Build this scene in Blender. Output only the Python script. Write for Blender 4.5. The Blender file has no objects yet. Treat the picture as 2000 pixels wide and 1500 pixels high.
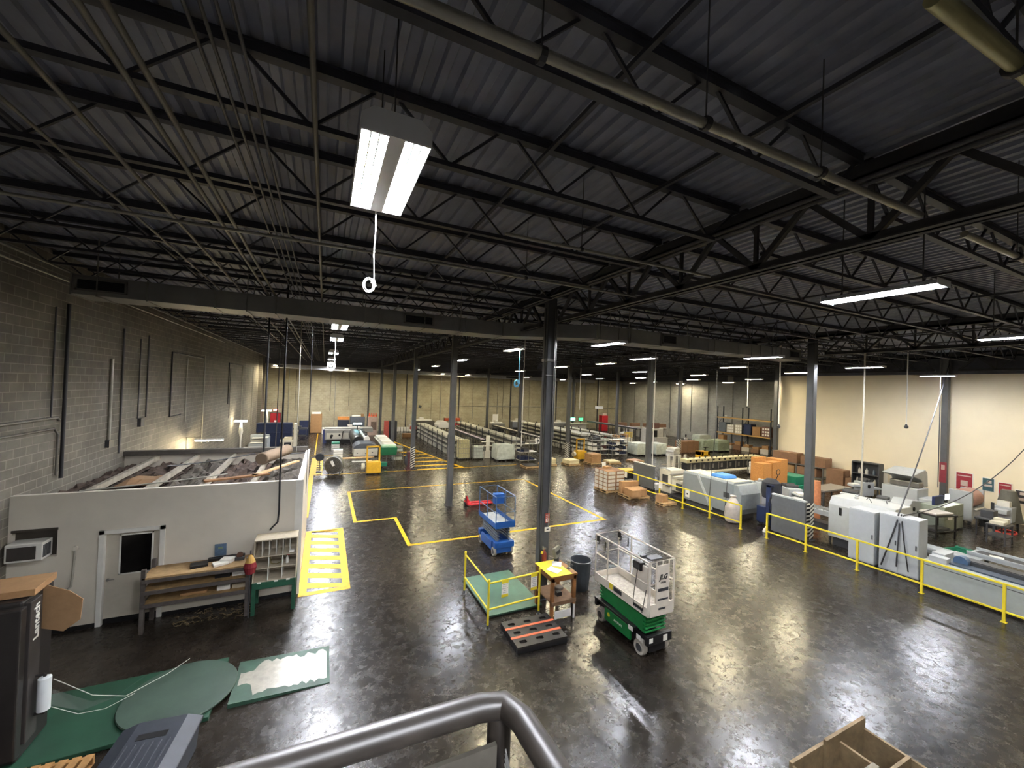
import bpy, math, random
from mathutils import Vector, Matrix
R = math.radians
sc = bpy.context.scene
col = sc.collection
rnd = random.Random(7)

# ---------------- camera, world, exposure ----------------
EYE = 5.75
cd = bpy.data.cameras.new('camera'); cam = bpy.data.objects.new('camera', cd); col.objects.link(cam)
cd.sensor_width = 36; cd.lens = 36 * 776.5 / 2000; cd.clip_start = .02; cd.clip_end = 200
rot = Matrix(((0.90424482, -0.03833867, -0.42528984), (-0.42539319, 0.0058273, -0.90498988), (0.0371744, 0.99924781, -0.0110397)))
cam.matrix_world = Matrix.Translation((0, 0, EYE)) @ rot.to_4x4()
sc.camera = cam
w = bpy.data.worlds.new('world'); sc.world = w; w.use_nodes = True
w.node_tree.nodes['Background'].inputs[0].default_value = (.55, .58, .66, 1)
w.node_tree.nodes['Background'].inputs[1].default_value = .05
sc.view_settings.view_transform = 'Standard'; sc.view_settings.look = 'None'
sc.view_settings.gamma = 1; sc.view_settings.use_curve_mapping = False
sc.view_settings.exposure = 3.1
LAMP = 72.0      # emission strength of the fluorescent tubes

# ---------------- materials ----------------
def hx(h):
    h = h.lstrip('#'); c = [int(h[i:i + 2], 16) / 255 for i in (0, 2, 4)]
    return tuple(x / 12.92 if x <= .04045 else ((x + .055) / 1.055) ** 2.4 for x in c) + (1,)
MC = {}
def mat(name, color, rough=.55, metal=0., var=.12, scale=6., emit=0., alpha=1., bump=0., spec=.5, trans=0.):
    if name in MC: return MC[name]
    m = bpy.data.materials.new(name); MC[name] = m; m.use_nodes = True
    nt = m.node_tree; b = nt.nodes['Principled BSDF']; c = hx(color)
    b.inputs['Base Color'].default_value = c; b.inputs['Roughness'].default_value = rough
    b.inputs['Metallic'].default_value = metal; b.inputs['Specular IOR Level'].default_value = spec
    if emit:
        b.inputs['Emission Color'].default_value = c; b.inputs['Emission Strength'].default_value = emit
    if alpha < 1: b.inputs['Alpha'].default_value = alpha
    if trans: b.inputs['Transmission Weight'].default_value = trans
    if var and not emit:
        tc = nt.nodes.new('ShaderNodeTexCoord'); n = nt.nodes.new('ShaderNodeTexNoise'); r = nt.nodes.new('ShaderNodeValToRGB')
        n.inputs['Scale'].default_value = scale; n.inputs['Detail'].default_value = 5; n.inputs['Roughness'].default_value = .65
        nt.links.new(tc.outputs['Object'], n.inputs['Vector']); nt.links.new(n.outputs['Fac'], r.inputs['Fac'])
        r.color_ramp.elements[0].position = .3; r.color_ramp.elements[1].position = .7
        r.color_ramp.elements[0].color = tuple(x * (1 - var) for x in c[:3]) + (1,)
        r.color_ramp.elements[1].color = tuple(min(1, x * (1 + var)) for x in c[:3]) + (1,)
        nt.links.new(r.outputs['Color'], b.inputs['Base Color'])
        if bump:
            bp = nt.nodes.new('ShaderNodeBump'); bp.inputs['Strength'].default_value = bump; bp.inputs['Distance'].default_value = .02
            nt.links.new(n.outputs['Fac'], bp.inputs['Height']); nt.links.new(bp.outputs['Normal'], b.inputs['Normal'])
    return m

def block_wall(name, a, b_, mortar, axis, grime=.5, mz=.012):
    m = bpy.data.materials.new(name); m.use_nodes = True; nt = m.node_tree; L = nt.links.new
    N = nt.nodes.new; bs = nt.nodes['Principled BSDF']; bs.inputs['Roughness'].default_value = .8
    tc = N('ShaderNodeTexCoord'); s = N('ShaderNodeSeparateXYZ'); c = N('ShaderNodeCombineXYZ')
    L(tc.outputs['Object'], s.inputs[0]); L(s.outputs[axis], c.inputs[0]); L(s.outputs[2], c.inputs[1])
    br = N('ShaderNodeTexBrick'); L(c.outputs[0], br.inputs['Vector'])
    br.inputs['Scale'].default_value = 1; br.inputs['Brick Width'].default_value = .406; br.inputs['Row Height'].default_value = .203
    br.inputs['Mortar Size'].default_value = mz; br.inputs['Mortar Smooth'].default_value = .3
    br.inputs['Color1'].default_value = hx(a); br.inputs['Color2'].default_value = hx(b_); br.inputs['Mortar'].default_value = hx(mortar)
    n = N('ShaderNodeTexNoise'); n.inputs['Scale'].default_value = .9; n.inputs['Detail'].default_value = 8; n.inputs['Roughness'].default_value = .7
    L(c.outputs[0], n.inputs['Vector'])
    r = N('ShaderNodeValToRGB'); r.color_ramp.elements[0].position = .3; r.color_ramp.elements[1].position = .72
    g = 1 - grime; r.color_ramp.elements[0].color = (g, g, g, 1); r.color_ramp.elements[1].color = (1, 1, 1, 1)
    L(n.outputs['Fac'], r.inputs['Fac'])
    mx = N('ShaderNodeMix'); mx.data_type = 'RGBA'; mx.blend_type = 'MULTIPLY'; mx.inputs[0].default_value = 1
    L(br.outputs['Color'], mx.inputs[6]); L(r.outputs['Color'], mx.inputs[7]); L(mx.outputs[2], bs.inputs['Base Color'])
    bp = N('ShaderNodeBump'); bp.inputs['Strength'].default_value = .4; bp.inputs['Distance'].default_value = .01; bp.invert = True
    L(br.outputs['Fac'], bp.inputs['Height']); L(bp.outputs['Normal'], bs.inputs['Normal'])
    return m

def floor_mat():
    m = bpy.data.materials.new('sealed_floor'); m.use_nodes = True; nt = m.node_tree; L = nt.links.new; N = nt.nodes.new
    bs = nt.nodes['Principled BSDF']; tc = N('ShaderNodeTexCoord')
    def noise(scale, det, rough, dist=0, stretch=None):
        n = N('ShaderNodeTexNoise'); n.inputs['Scale'].default_value = scale; n.inputs['Detail'].default_value = det
        n.inputs['Roughness'].default_value = rough; n.inputs['Distortion'].default_value = dist
        if stretch:
            mp = N('ShaderNodeMapping'); mp.inputs['Scale'].default_value = stretch; mp.inputs['Rotation'].default_value = (0, 0, .5)
            L(tc.outputs['Object'], mp.inputs[0]); L(mp.outputs[0], n.inputs['Vector'])
        else: L(tc.outputs['Object'], n.inputs['Vector'])
        return n
    def ramp(src, p0, p1, c0, c1):
        r = N('ShaderNodeValToRGB'); r.color_ramp.elements[0].position = p0; r.color_ramp.elements[1].position = p1
        r.color_ramp.elements[0].color = c0; r.color_ramp.elements[1].color = c1; L(src, r.inputs['Fac']); return r
    big = noise(.22, 6, .62, .3); mid = noise(1.7, 10, .74, .15); fine = noise(14, 6, .7); scr = noise(4.5, 10, .78, .3, (1, 4, 1))
    base = ramp(big.outputs['Fac'], .36, .66, (.0055, .0042, .0034, 1), (.025, .019, .0135, 1))
    worn = ramp(mid.outputs['Fac'], .42, .8, (0, 0, 0, 1), (1, 1, 1, 1))
    wmul = N('ShaderNodeMath'); wmul.operation = 'MULTIPLY'; L(worn.outputs['Color'], wmul.inputs[0]); wmul.inputs[1].default_value = .45
    mx = N('ShaderNodeMix'); mx.data_type = 'RGBA'; L(wmul.outputs[0], mx.inputs[0]); L(base.outputs['Color'], mx.inputs[6])
    mx.inputs[7].default_value = (.065, .053, .04, 1)
    sr = ramp(scr.outputs['Fac'], .6, .72, (0, 0, 0, 1), (.6, .6, .6, 1))
    mx2 = N('ShaderNodeMix'); mx2.data_type = 'RGBA'; L(sr.outputs['Color'], mx2.inputs[0]); L(mx.outputs[2], mx2.inputs[6])
    mx2.inputs[7].default_value = (.11, .09, .068, 1)
    # slab joints every 6 m
    br = N('ShaderNodeTexBrick'); L(tc.outputs['Object'], br.inputs['Vector']); br.offset = 0
    br.inputs['Scale'].default_value = 1; br.inputs['Brick Width'].default_value = 6.29; br.inputs['Row Height'].default_value = 4.5
    br.inputs['Mortar Size'].default_value = .008; br.inputs['Mortar Smooth'].default_value = 0
    mx3 = N('ShaderNodeMix'); mx3.data_type = 'RGBA'; L(br.outputs['Fac'], mx3.inputs[0]); L(mx2.outputs[2], mx3.inputs[6])
    mx3.inputs[7].default_value = (.004, .004, .004, 1)
    L(mx3.outputs[2], bs.inputs['Base Color'])
    rgh = noise(5, 10, .8, .3); rr = ramp(rgh.outputs['Fac'], .36, .64, (.18, .18, .18, 1), (.33, .33, .33, 1))
    ra = N('ShaderNodeMix'); ra.data_type = 'RGBA'; L(sr.outputs['Color'], ra.inputs[0]); L(rr.outputs['Color'], ra.inputs[6]); ra.inputs[7].default_value = (.6, .6, .6, 1); L(ra.outputs[2], bs.inputs['Roughness'])
    bs.inputs['Specular IOR Level'].default_value = .45
    sm_ = noise(2.6, 2.5, .5, .2); h = N('ShaderNodeMath'); h.operation = 'ADD'; L(sm_.outputs['Fac'], h.inputs[0]); 
    f2 = N('ShaderNodeMath'); f2.operation = 'MULTIPLY'; L(fine.outputs['Fac'], f2.inputs[0]); f2.inputs[1].default_value = .03; m3 = N('ShaderNodeMath'); m3.operation = 'MULTIPLY_ADD'; L(mid.outputs['Fac'], m3.inputs[0]); m3.inputs[1].default_value = .13; L(f2.outputs[0], m3.inputs[2]); L(m3.outputs[0], h.inputs[1])
    bp = N('ShaderNodeBump'); bp.inputs['Strength'].default_value = .3; bp.inputs['Distance'].default_value = .03
    L(h.outputs[0], bp.inputs['Height']); L(bp.outputs['Normal'], bs.inputs['Normal'])
    return m

# ---------------- mesh helpers ----------------
class MB:
    def __init__(s): s.v = []; s.f = []; s.mi = []; s.cur = 0
    def add(s, vs, fs):
        o = len(s.v); s.v += [tuple(v) for v in vs]; s.f += [tuple(i + o for i in f) for f in fs]; s.mi += [s.cur] * len(fs); return s
    def box(s, x0, x1, y0, y1, z0, z1, rz=0, top=0, c=None, rx=0, ry=0):
        """top = inset of the upper face; rotation about the box centre or c"""
        if x0 > x1: x0, x1 = x1, x0
        if y0 > y1: y0, y1 = y1, y0
        t = top
        vs = [(x0, y0, z0), (x1, y0, z0), (x1, y1, z0), (x0, y1, z0), (x0 + t, y0 + t, z1), (x1 - t, y0 + t, z1), (x1 - t, y1 - t, z1), (x0 + t, y1 - t, z1)]
        if rz or rx or ry:
            c = Vector(c or ((x0 + x1) / 2, (y0 + y1) / 2, (z0 + z1) / 2))
            M = Matrix.Rotation(rz, 3, 'Z') @ Matrix.Rotation(ry, 3, 'Y') @ Matrix.Rotation(rx, 3, 'X')
            vs = [M @ (Vector(v) - c) + c for v in vs]
        return s.add(vs, [(0, 3, 2, 1), (4, 5, 6, 7), (0, 1, 5, 4), (1, 2, 6, 5), (2, 3, 7, 6), (3, 0, 4, 7)])
    def bar(s, p0, p1, a, b=None):
        """rectangular bar from p0 to p1"""
        b = b or a; p0, p1 = Vector(p0), Vector(p1); d = (p1 - p0).normalized()
        u = d.cross(Vector((0, 0, 1)))
        u = Vector((1, 0, 0)) if u.length < 1e-3 else u.normalized()
        v = u.cross(d).normalized(); vs = []
        for p in (p0, p1):
            for i, j in ((-1, -1), (1, -1), (1, 1), (-1, 1)): vs.append(p + u * i * a / 2 + v * j * b / 2)
        return s.add(vs, [(0, 3, 2, 1), (4, 5, 6, 7), (0, 1, 5, 4), (1, 2, 6, 5), (2, 3, 7, 6), (3, 0, 4, 7)])
    def tube(s, pts, r, n=8, close=False, r1=None, cap=True):
        pts = [Vector(p) for p in pts]; m = len(pts); rings = []; prev = None
        for i, p in enumerate(pts):
            if close: d = pts[(i + 1) % m] - pts[i - 1]
            else: d = pts[min(i + 1, m - 1)] - pts[max(i - 1, 0)]
            d.normalize()
            if prev is None:
                u = d.cross(Vector((0, 0, 1)))
                if u.length < 1e-3: u = Vector((1, 0, 0))
            else: u = prev - d * prev.dot(d)
            u.normalize(); prev = u; v = d.cross(u)
            rr = r if r1 is None else r + (r1 - r) * i / max(1, m - 1)
            rings.append([p + (u * math.cos(2 * math.pi * k / n) + v * math.sin(2 * math.pi * k / n)) * rr for k in range(n)])
        vs = [v for rg in rings for v in rg]; fs = []
        for i in range(m if close else m - 1):
            a, b = i * n, ((i + 1) % m) * n
            for k in range(n): fs.append((a + k, a + (k + 1) % n, b + (k + 1) % n, b + k))
        if not close and cap: fs += [tuple(range(n))[::-1], tuple(range((m - 1) * n, m * n))]
        return s.add(vs, fs)
    def lathe(s, prof, c=(0, 0, 0), n=20, axis='z'):
        vs = []; fs = []; m = len(prof)
        for r, z in prof:
            for k in range(n):
                a = 2 * math.pi * k / n; x, y = r * math.cos(a), r * math.sin(a)
                vs.append({'z': (c[0] + x, c[1] + y, c[2] + z), 'x': (c[0] + z, c[1] + x, c[2] + y), 'y': (c[0] + x, c[1] + z, c[2] + y)}[axis])
        for i in range(m - 1):
            for k in range(n): fs.append((i * n + k, i * n + (k + 1) % n, (i + 1) * n + (k + 1) % n, (i + 1) * n + k))
        if prof[0][0] > 1e-4: fs.append(tuple(range(n))[::-1])
        if prof[-1][0] > 1e-4: fs.append(tuple(range((m - 1) * n, m * n)))
        return s.add(vs, fs)
    def prism(s, poly, a0, a1, axis='y'):
        """poly = outline; axis y: (x,z) pairs, axis x: (y,z) pairs, axis z: (x,y) pairs"""
        n = len(poly); vs = []
        for a in (a0, a1):
            for p, q in poly: vs.append({'y': (p, a, q), 'x': (a, p, q), 'z': (p, q, a)}[axis])
        fs = [tuple(range(n)), tuple(range(n, 2 * n))[::-1]] + [(i, i + n, (i + 1) % n + n, (i + 1) % n) for i in range(n)]
        return s.add(vs, fs)
    def mesh(s, name, m, smooth=False, bev=0.):
        me = bpy.data.meshes.new(name); me.from_pydata(s.v, [], s.f)
        for x in (m if isinstance(m, (list, tuple)) else [m]): me.materials.append(x)
        if isinstance(m, (list, tuple)): me.polygons.foreach_set('material_index', s.mi)
        me.validate(); 
        import bmesh
        bm = bmesh.new(); bm.from_mesh(me); bmesh.ops.recalc_face_normals(bm, faces=bm.faces); bm.to_mesh(me); bm.free()
        if smooth:
            me.polygons.foreach_set('use_smooth', [True] * len(me.polygons))
        return me
    def build(s, name, m, parent=None, smooth=False, bev=0., label=None, loc=None):
        o = bpy.data.objects.new(name, s.mesh(name, m, smooth)); col.objects.link(o)
        if parent: o.parent = parent
        if loc: o.location = loc
        if label: o['label'] = label
        if smooth:
            md = o.modifiers.new('split', 'EDGE_SPLIT'); md.split_angle = R(40)
        if bev:
            md = o.modifiers.new('bevel', 'BEVEL'); md.width = bev; md.segments = 2; md.limit_method = 'ANGLE'
        return o

def tag(o, label=None, cat=None, group=None, kind=None):
    if label: o['label'] = label
    if cat: o['category'] = cat
    if group: o['group'] = group
    if kind: o['kind'] = kind
    return o
def T(name, label, cat, loc=(0, 0, 0), rz=0, group=None):
    o = bpy.data.objects.new(name, None); col.objects.link(o); o.location = loc; o.rotation_euler = (0, 0, rz); o.empty_display_size = .1
    return tag(o, label, cat, group)
def one(name, mb, m, label, cat, loc=(0, 0, 0), rz=0, group=None, smooth=False, bev=0., kind=None):
    o = mb.build(name, m, None, smooth, bev); o.location = loc; o.rotation_euler = (0, 0, rz); return tag(o, label, cat, group, kind)
def struct(name, mb, m, label=None, smooth=False, parent=None):
    o = mb.build(name, m, parent, smooth)
    if not parent: o['kind'] = 'structure'
    if label: o['label'] = label
    return o
def dup(root, loc, rz=0, label=None, group=None):
    r = root.copy(); col.objects.link(r); r.location = loc; r.rotation_euler = (0, 0, rz)
    if label: r['label'] = label
    if group: r['group'] = group
    for ch in list(root.children):
        c = ch.copy(); col.objects.link(c); c.parent = r
        for g in list(ch.children):
            d = g.copy(); col.objects.link(d); d.parent = c
    return r
def text(body, size, m, parent, loc, rot, name='lettering', depth=.002, align='CENTER', bold=0., sx=1., shear=0.):
    cu = bpy.data.curves.new(name, 'FONT'); cu.body = body; cu.size = size; cu.extrude = depth; cu.align_x = align; cu.align_y = 'CENTER'
    cu.offset = bold; cu.resolution_u = 2; cu.shear = shear
    o = bpy.data.objects.new(name, cu); col.objects.link(o)
    dg = bpy.context.evaluated_depsgraph_get(); dg.update()
    me = bpy.data.meshes.new_from_object(o.evaluated_get(dg)); me.materials.clear(); me.materials.append(m)
    bpy.data.objects.remove(o); o = bpy.data.objects.new(name, me); col.objects.link(o)
    if parent: o.parent = parent
    o.location = loc; o.rotation_euler = rot; o.scale = (sx, 1, 1)
    return o
def circ(cx, cy, r, n=16, a0=0, a1=2 * math.pi):
    return [(cx + r * math.cos(a0 + (a1 - a0) * k / n), cy + r * math.sin(a0 + (a1 - a0) * k / n)) for k in range(n)]

# common materials
white = mat('white_paint', '#d8d5cc', .5, var=.05); cream = mat('cream_machine', '#c9c4b4', .45, var=.06)
grey = mat('machine_grey', '#8d9396', .45, var=.06); dgrey = mat('dark_grey', '#3a3b3e', .5); lgrey = mat('light_machine_grey', '#a9adb0', .42, var=.05)
black = mat('black_plastic', '#141416', .45, var=.2); steel = mat('bare_steel', '#8d8c88', .35, .8, .15); galv = mat('galvanised', '#8f8e89', .4, .6, .2, 2)
dsteel = mat('dark_painted_steel', '#3b3b3e', .55, .1, .2, 3); yel = mat('safety_yellow', '#d8c42c', .45, var=.08); yel2 = mat('cart_yellow', '#cf9f22', .5)
kraft = mat('kraft_cardboard', '#96724c', .85, var=.12); kraft2 = mat('brown_cardboard', '#7d5d45', .85, var=.12); wood = mat('pallet_wood', '#a98b62', .8, var=.25, scale=9)
green = mat('dark_green_paint', '#1f4d38', .5, var=.2); rubber = mat('rubber', '#1b1b1c', .8); paper = mat('white_paper', '#e2dfd6', .8, var=.04)
navy = mat('navy_cover', '#16213f', .8, var=.2, bump=.3); blue = mat('lift_blue', '#1f5aa3', .45); red = mat('red_paint', '#b51f2a', .5); osb = mat('osb_board', '#b87f42', .85, var=.25, scale=20)
film = mat('stretch_film', '#b9beb2', .35, var=.18, scale=4, bump=.6); bin_green = mat('bin_green', '#1c7a5c', .5); glass_black = mat('black_glass', '#050506', .12, spec=.8)
# ---------------- room shell ----------------
XL, XR, YB, YF, ZC = -5.95, 43.4, 50.5, -12.0, 8.62
struct('floor', MB().box(XL - .2, XR + .2, YF, YB + .2, -.2, 0), floor_mat(), 'dark glossy sealed concrete warehouse floor')
bl = block_wall('left_block', '#736d62', '#7e786c', '#9c968a', 1, .5)
bb = block_wall('back_block', '#aaa187', '#b5ac92', '#c3ba9f', 0, .35)
br_ = block_wall('right_block', '#9a9892', '#a3a19a', '#adaba3', 1, .35)
struct('wall_left', MB().box(XL - .3, XL, YF, YB, 0, ZC + .1), bl, 'long grey concrete block wall')
struct('wall_back', MB().box(XL - .3, XR + .3, YB, YB + .3, 0, ZC + .1), bb, 'far concrete block wall')
struct('wall_right', MB().box(XR, XR + .3, 18.9, YB, 0, ZC + .1), br_, 'grey concrete block wall behind the racking')
cw = mat('cream_wall_paint', '#e6d9bd', .75, var=.04, scale=.6)
struct('wall_cream', MB().box(31.15, 31.4, YF, 18.75, 0, 7.42).box(31.4, XR + .3, 18.5, 18.9, 0, ZC + .1), cw, 'smooth cream painted wall on the right')
struct('wall_front', MB().box(XL - .3, 31.4, YF - .3, YF, 0, ZC + .1), bl, 'wall behind the mezzanine')
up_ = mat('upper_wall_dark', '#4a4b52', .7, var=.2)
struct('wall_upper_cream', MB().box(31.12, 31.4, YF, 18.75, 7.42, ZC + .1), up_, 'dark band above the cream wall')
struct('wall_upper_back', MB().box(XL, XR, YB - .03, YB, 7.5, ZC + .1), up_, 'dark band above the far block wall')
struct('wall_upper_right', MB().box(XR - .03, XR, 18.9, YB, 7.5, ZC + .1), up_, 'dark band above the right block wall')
# corrugated deck, ribs along Y
mb = MB(); x = XL - .3; vs = []; p = .2032
while x < XR + .3:
    for dx, z in ((0, 0), (.06, 0), (.08, .04), (.17, .04), (.1932, 0)): vs.append((x + dx, z))
    x += p
n = len(vs); V = [(a, YF, ZC + b) for a, b in vs] + [(a, YB + .3, ZC + b) for a, b in vs] + [(vs[0][0], YF, ZC + .15), (vs[-1][0], YF, ZC + .15), (vs[-1][0], YB + .3, ZC + .15), (vs[0][0], YB + .3, ZC + .15)]
mb.add(V, [(i, i + 1, n + i + 1, n + i) for i in range(n - 1)] + [(2 * n, 2 * n + 1, 2 * n + 2, 2 * n + 3)])
deck = mat('deck_paint', '#868a9b', .5, .0, .2, 1.5)
struct('ceiling', mb, deck, 'grey corrugated steel roof deck')
# pilasters of the back and side walls
k = 1
for x0, w_ in ((4.7, .14), (-1.5, .1), (9.2, .1), (12.4, .3), (16.0, .12), (20.1, .35), (23.5, .15), (26.5, .3), (31.0, .12), (34.5, .3), (38.5, .15)):
    struct('trim_%d' % k, MB().box(x0, x0 + w_, YB - .1, YB, 0, 7.6), dsteel if w_ < .2 else bb, 'narrow vertical strip on the far block wall'); k += 1
struct('trim_%d' % k, MB().box(XL, XL + .3, 46, 46.4, 0, 7.9), bl, 'block pilaster near the far corner'); k += 1
struct('trim_%d' % k, MB().box(XR - .12, XR, 31.2, 31.9, 0, 8.4), br_, 'block pilaster on the right wall'); k += 1
struct('trim_%d' % k, MB().box(31.1, 31.2, 18.76, 18.95, 0, 8.4), dsteel, 'dark steel edge where the cream wall ends'); k += 1

for x, z0, z1, r in ((-3.6, .8, 7.3, .03), (-2.9, 2.3, 7.3, .02), (.6, 2.4, 7.3, .02), (1.1, .5, 7.3, .03), (2.6, 3.0, 7.3, .02), (7.4, 3.0, 7.3, .03), (10.6, 3, 7.3, .02), (13.6, 0, 7.3, .04), (18.0, 1.5, 7.3, .03), (21.6, 1.5, 7.3, .04), (22.4, 1.5, 7.3, .02), (25.2, 1.0, 7.3, .03), (28.4, 3.1, 7.3, .03), (30.0, 1.0, 7.3, .02), (36.2, 1.0, 7.3, .04), (40.6, 1.0, 7.3, .03)):
    struct('trim_%d' % k, MB().tube([(x, YB - .06, z0), (x, YB - .06, z1)], r, 6), dsteel if r < .03 else galv, 'vertical conduit on the far block wall'); k += 1
struct('trim_%d' % k, MB().tube([(15.5, YB - .08, 3.2), (XR - .1, YB - .08, 3.2)], .035, 8), galv, 'horizontal pipe along the far wall'); k += 1
for y in (22, 34.5, 37, 40.5, 44, 47.5): struct('trim_%d' % k, MB().tube([(XR - .06, y, 1.0), (XR - .06, y, 7.4)], .035, 6), dsteel, 'vertical conduit on the right block wall'); k += 1
# ---------------- roof steel ----------------
def joist_mesh(L, top=8.5, bot=8.04, ns=8):
    t = MB(); b = MB(); w_ = MB()
    t.box(0, L, -.05, .05, top + .02, top + .11).box(0, L, -.065, .065, top + .095, top + .115)
    b.box(.5, L - .5, -.04, .04, bot - .03, bot + .02)
    step = (L - 1.2) / ns; xx = .6
    for i in range(ns):
        w_.bar((xx, 0, bot), (xx + step * .42, 0, top + .04), .028); w_.bar((xx + step * .58, 0, top + .04), (xx + step, 0, bot), .028)
        xx += step
    w_.bar((0.05, 0, top + .04), (.6, 0, bot), .03); w_.bar((L - .05, 0, top + .04), (L - .6, 0, bot), .03)
    return t, b, w_
js = mat('joist_paint', '#3c3d44', .5, .1, .2, 3)
for bi, (x0, x1, lab) in enumerate(((XL, 5.55, 'dark open-web steel joist spanning the bay above the office'), (5.69, 18.13, 'dark open-web steel joist in the bay over the scissor lifts'),
                               (18.27, 30.73, 'dark open-web steel joist in the bay over the grey machines'), (30.87, XR, 'dark open-web steel joist in the far right bay over the racking'))):
    t, b, w_ = joist_mesh(x1 - x0, ns=8 if bi == 0 else 9); first = None; y = 2.5 - 1.53 * 5
    while y < 50:
        if bi == 3 and y < 19.2: y += 1.53; continue
        if first is None:
            first = T('roof_joist', lab, 'joist', (x0, y, 0), 0, 'roof joists of bay ' + ('one', 'two', 'three', 'four')[bi])
            t.build('top_chord', js, first); b.build('bottom_chord', js, first); w_.build('web', js, first)
        else: dup(first, (x0, y, 0))
        y += 1.53
def girder(x, y0, y1, lab, g):
    t = T('joist_girder', lab, 'girder', (x, y0, 0), 0, g); L = y1 - y0
    MB().box(-.1, -.02, 0, L, 8.28, 8.36).box(.02, .1, 0, L, 8.28, 8.36).box(-.1, -.085, 0, L, 8.28, 8.5).box(.085, .1, 0, L, 8.28, 8.5).build('top_chord', dsteel, t)
    MB().box(-.11, -.02, .3, L - .3, 7.56, 7.58).box(.02, .11, .3, L - .3, 7.56, 7.58).box(-.035, -.02, .3, L - .3, 7.56, 7.68).box(.02, .035, .3, L - .3, 7.56, 7.68).build('bottom_chord', dsteel, t)
    m = MB(); n = 6; s = (L - .6) / n
    for i in range(n):
        a = .3 + i * s
        m.bar((0, a, 7.62), (0, a + s / 2, 8.32), .07); m.bar((0, a + s / 2, 8.32), (0, a + s, 7.62), .07)
        if i: m.bar((0, a, 7.62), (0, a, 8.32), .05)
    m.build('web', dsteel, t)
for gi, x in enumerate((5.62, 18.2, 30.8)):
    ys = [.6, 9.6, 18.6, 27.6, 36.6, 45.6, 50.4]; ys = [-8.4] + ys
    for a, b in zip(ys, ys[1:]):
        if gi == 2 and b < 10: pass
        girder(x, a + .15, b - .15, 'deep dark steel truss girder over the %s line of columns' % ('nearest', 'second', 'third')[gi], 'truss girders over column line %s' % ('one', 'two', 'three')[gi])
# cross bridging
i = 0
for x in (-3.2, -.2, 2.2, 3.9, 8.6, 11.5, 14.6, 21.2, 24.4, 27.6, 34.0, 38.0):
    o = one('joist_bridging', MB().bar((0, 0, 8.46), (0, 52 if x < 31 else 30, 8.46), .045), js, 'thin dark bridging bar running across the roof joists', 'bar', (x, -2 if x < 31 else 20, 0), group='bridging bars')
# columns
hz = mat('hazard_stripe', '#c8c4b8', .6)
def column(x, y, lab, stripes=False, s=.26):
    t = T('steel_column', lab, 'column', (x, y, 0))
    m = MB(); m.box(-s / 2, s / 2, -s / 2, -s / 2 + .02, .02, 8.28).box(-s / 2, s / 2, s / 2 - .02, s / 2, .02, 8.28).box(-s / 2, -s / 2 + .02, -s / 2, s / 2, .02, 8.28).box(s / 2 - .02, s / 2, -s / 2, s / 2, .02, 8.28)
    m.build('shaft', mat('column_paint', '#4d4e50', .45, .1, .15, 2), t, bev=.012)
    MB().box(-.2, .2, -.2, .2, 0, .02).build('base_plate', dsteel, t)
    if stripes:
        g = MB(); b = MB(); g.box(-s / 2 - .006, s / 2 + .006, -s / 2 - .006, s / 2 + .006, .05, 1.5)
        g.build('guard_wrap', black, t)
        for k in range(9):
            z = .12 + k * .16
            b.bar((-s / 2 - .01, -s / 2 - .012, z - .05), (s / 2 + .01, -s / 2 - .012, z + .1), .012, .07); b.bar((-s / 2 - .012, s / 2, z - .05), (-s / 2 - .012, -s / 2, z + .1), .012, .07)
        b.build('hazard_stripes', hz, t)
    return t
C0 = column(5.62, 9.6, 'grey steel column behind the yellow scale table, carrying red and white signs')
column(5.62, 18.6, 'grey steel column left of the red pallet jack')
C2 = column(5.62, 27.6, 'grey steel column with striped guard beside the hatched yellow triangle', True)
column(5.62, 36.6, 'grey steel column behind the dark cabinet in the far aisle')
column(5.62, 45.6, 'grey steel column nearest the far wall beside the orange topped cabinet')
C5 = column(18.2, 9.6, 'thick grey steel column with striped base behind the grey panel on the right', True)
column(18.2, 18.6, 'grey steel column with white box at its foot behind the wrapped pallets')
column(18.2, 27.6, 'grey steel column with diagonal striped foot beside the yellow strapping cart', True)
column(18.2, 36.6, 'grey steel column amid the tray racks'); column(18.2, 45.6, 'thin looking grey steel column against the far wall behind the tray racks')
C10 = column(30.8, 9.6, 'grey steel column in front of the cream wall with red posters')
column(30.8, 18.6, 'grey steel column at the edge of the cream wall'); column(30.8, 27.6, 'grey steel column with signs beside the seated worker', True)
column(30.8, 36.6, 'grey steel column behind the wire racks near the fire extinguisher cabinet'); column(30.8, 45.6, 'grey steel column in the far right corner area')

# ---------------- lamps ----------------
cool = mat('cool_tube', '#f4f7ff', emit=LAMP); warm = mat('warm_tube', '#fff0c8', emit=LAMP * .85)
housing = mat('lamp_housing', '#d9dadc', .35, var=.02)
def strip(warmth, L=1.22):
    t = bpy.data.objects.new('strip_light', None); col.objects.link(t)
    MB().prism([(-.12, .03), (-.05, .055), (.05, .055), (.12, .03)], -L / 2, L / 2).prism([(-.17, -.02), (-.12, .03), (-.11, .03), (-.155, -.02)], -L / 2, L / 2).prism([(.17, -.02), (.12, .03), (.11, .03), (.155, -.02)], -L / 2, L / 2).box(-.17, .17, -L / 2 - .01, -L / 2, -.03, .05).box(-.17, .17, L / 2, L / 2 + .01, -.03, .05).build('housing', housing, t)
    MB().box(-.012, .012, -L / 2, L / 2, -.03, .036).build('divider', housing, t)
    for s in (-.075, .075):
        MB().tube([(s, -L / 2 + .02, -.005), (s, L / 2 - .02, -.005)], .022, 6).build('lamp_tube', warmth, t)
    for q in (-.35, .35): MB().bar((0, L * q, .05), (0, L * q, 1.5), .012).build('hanger', dsteel, t)
    return t
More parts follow.
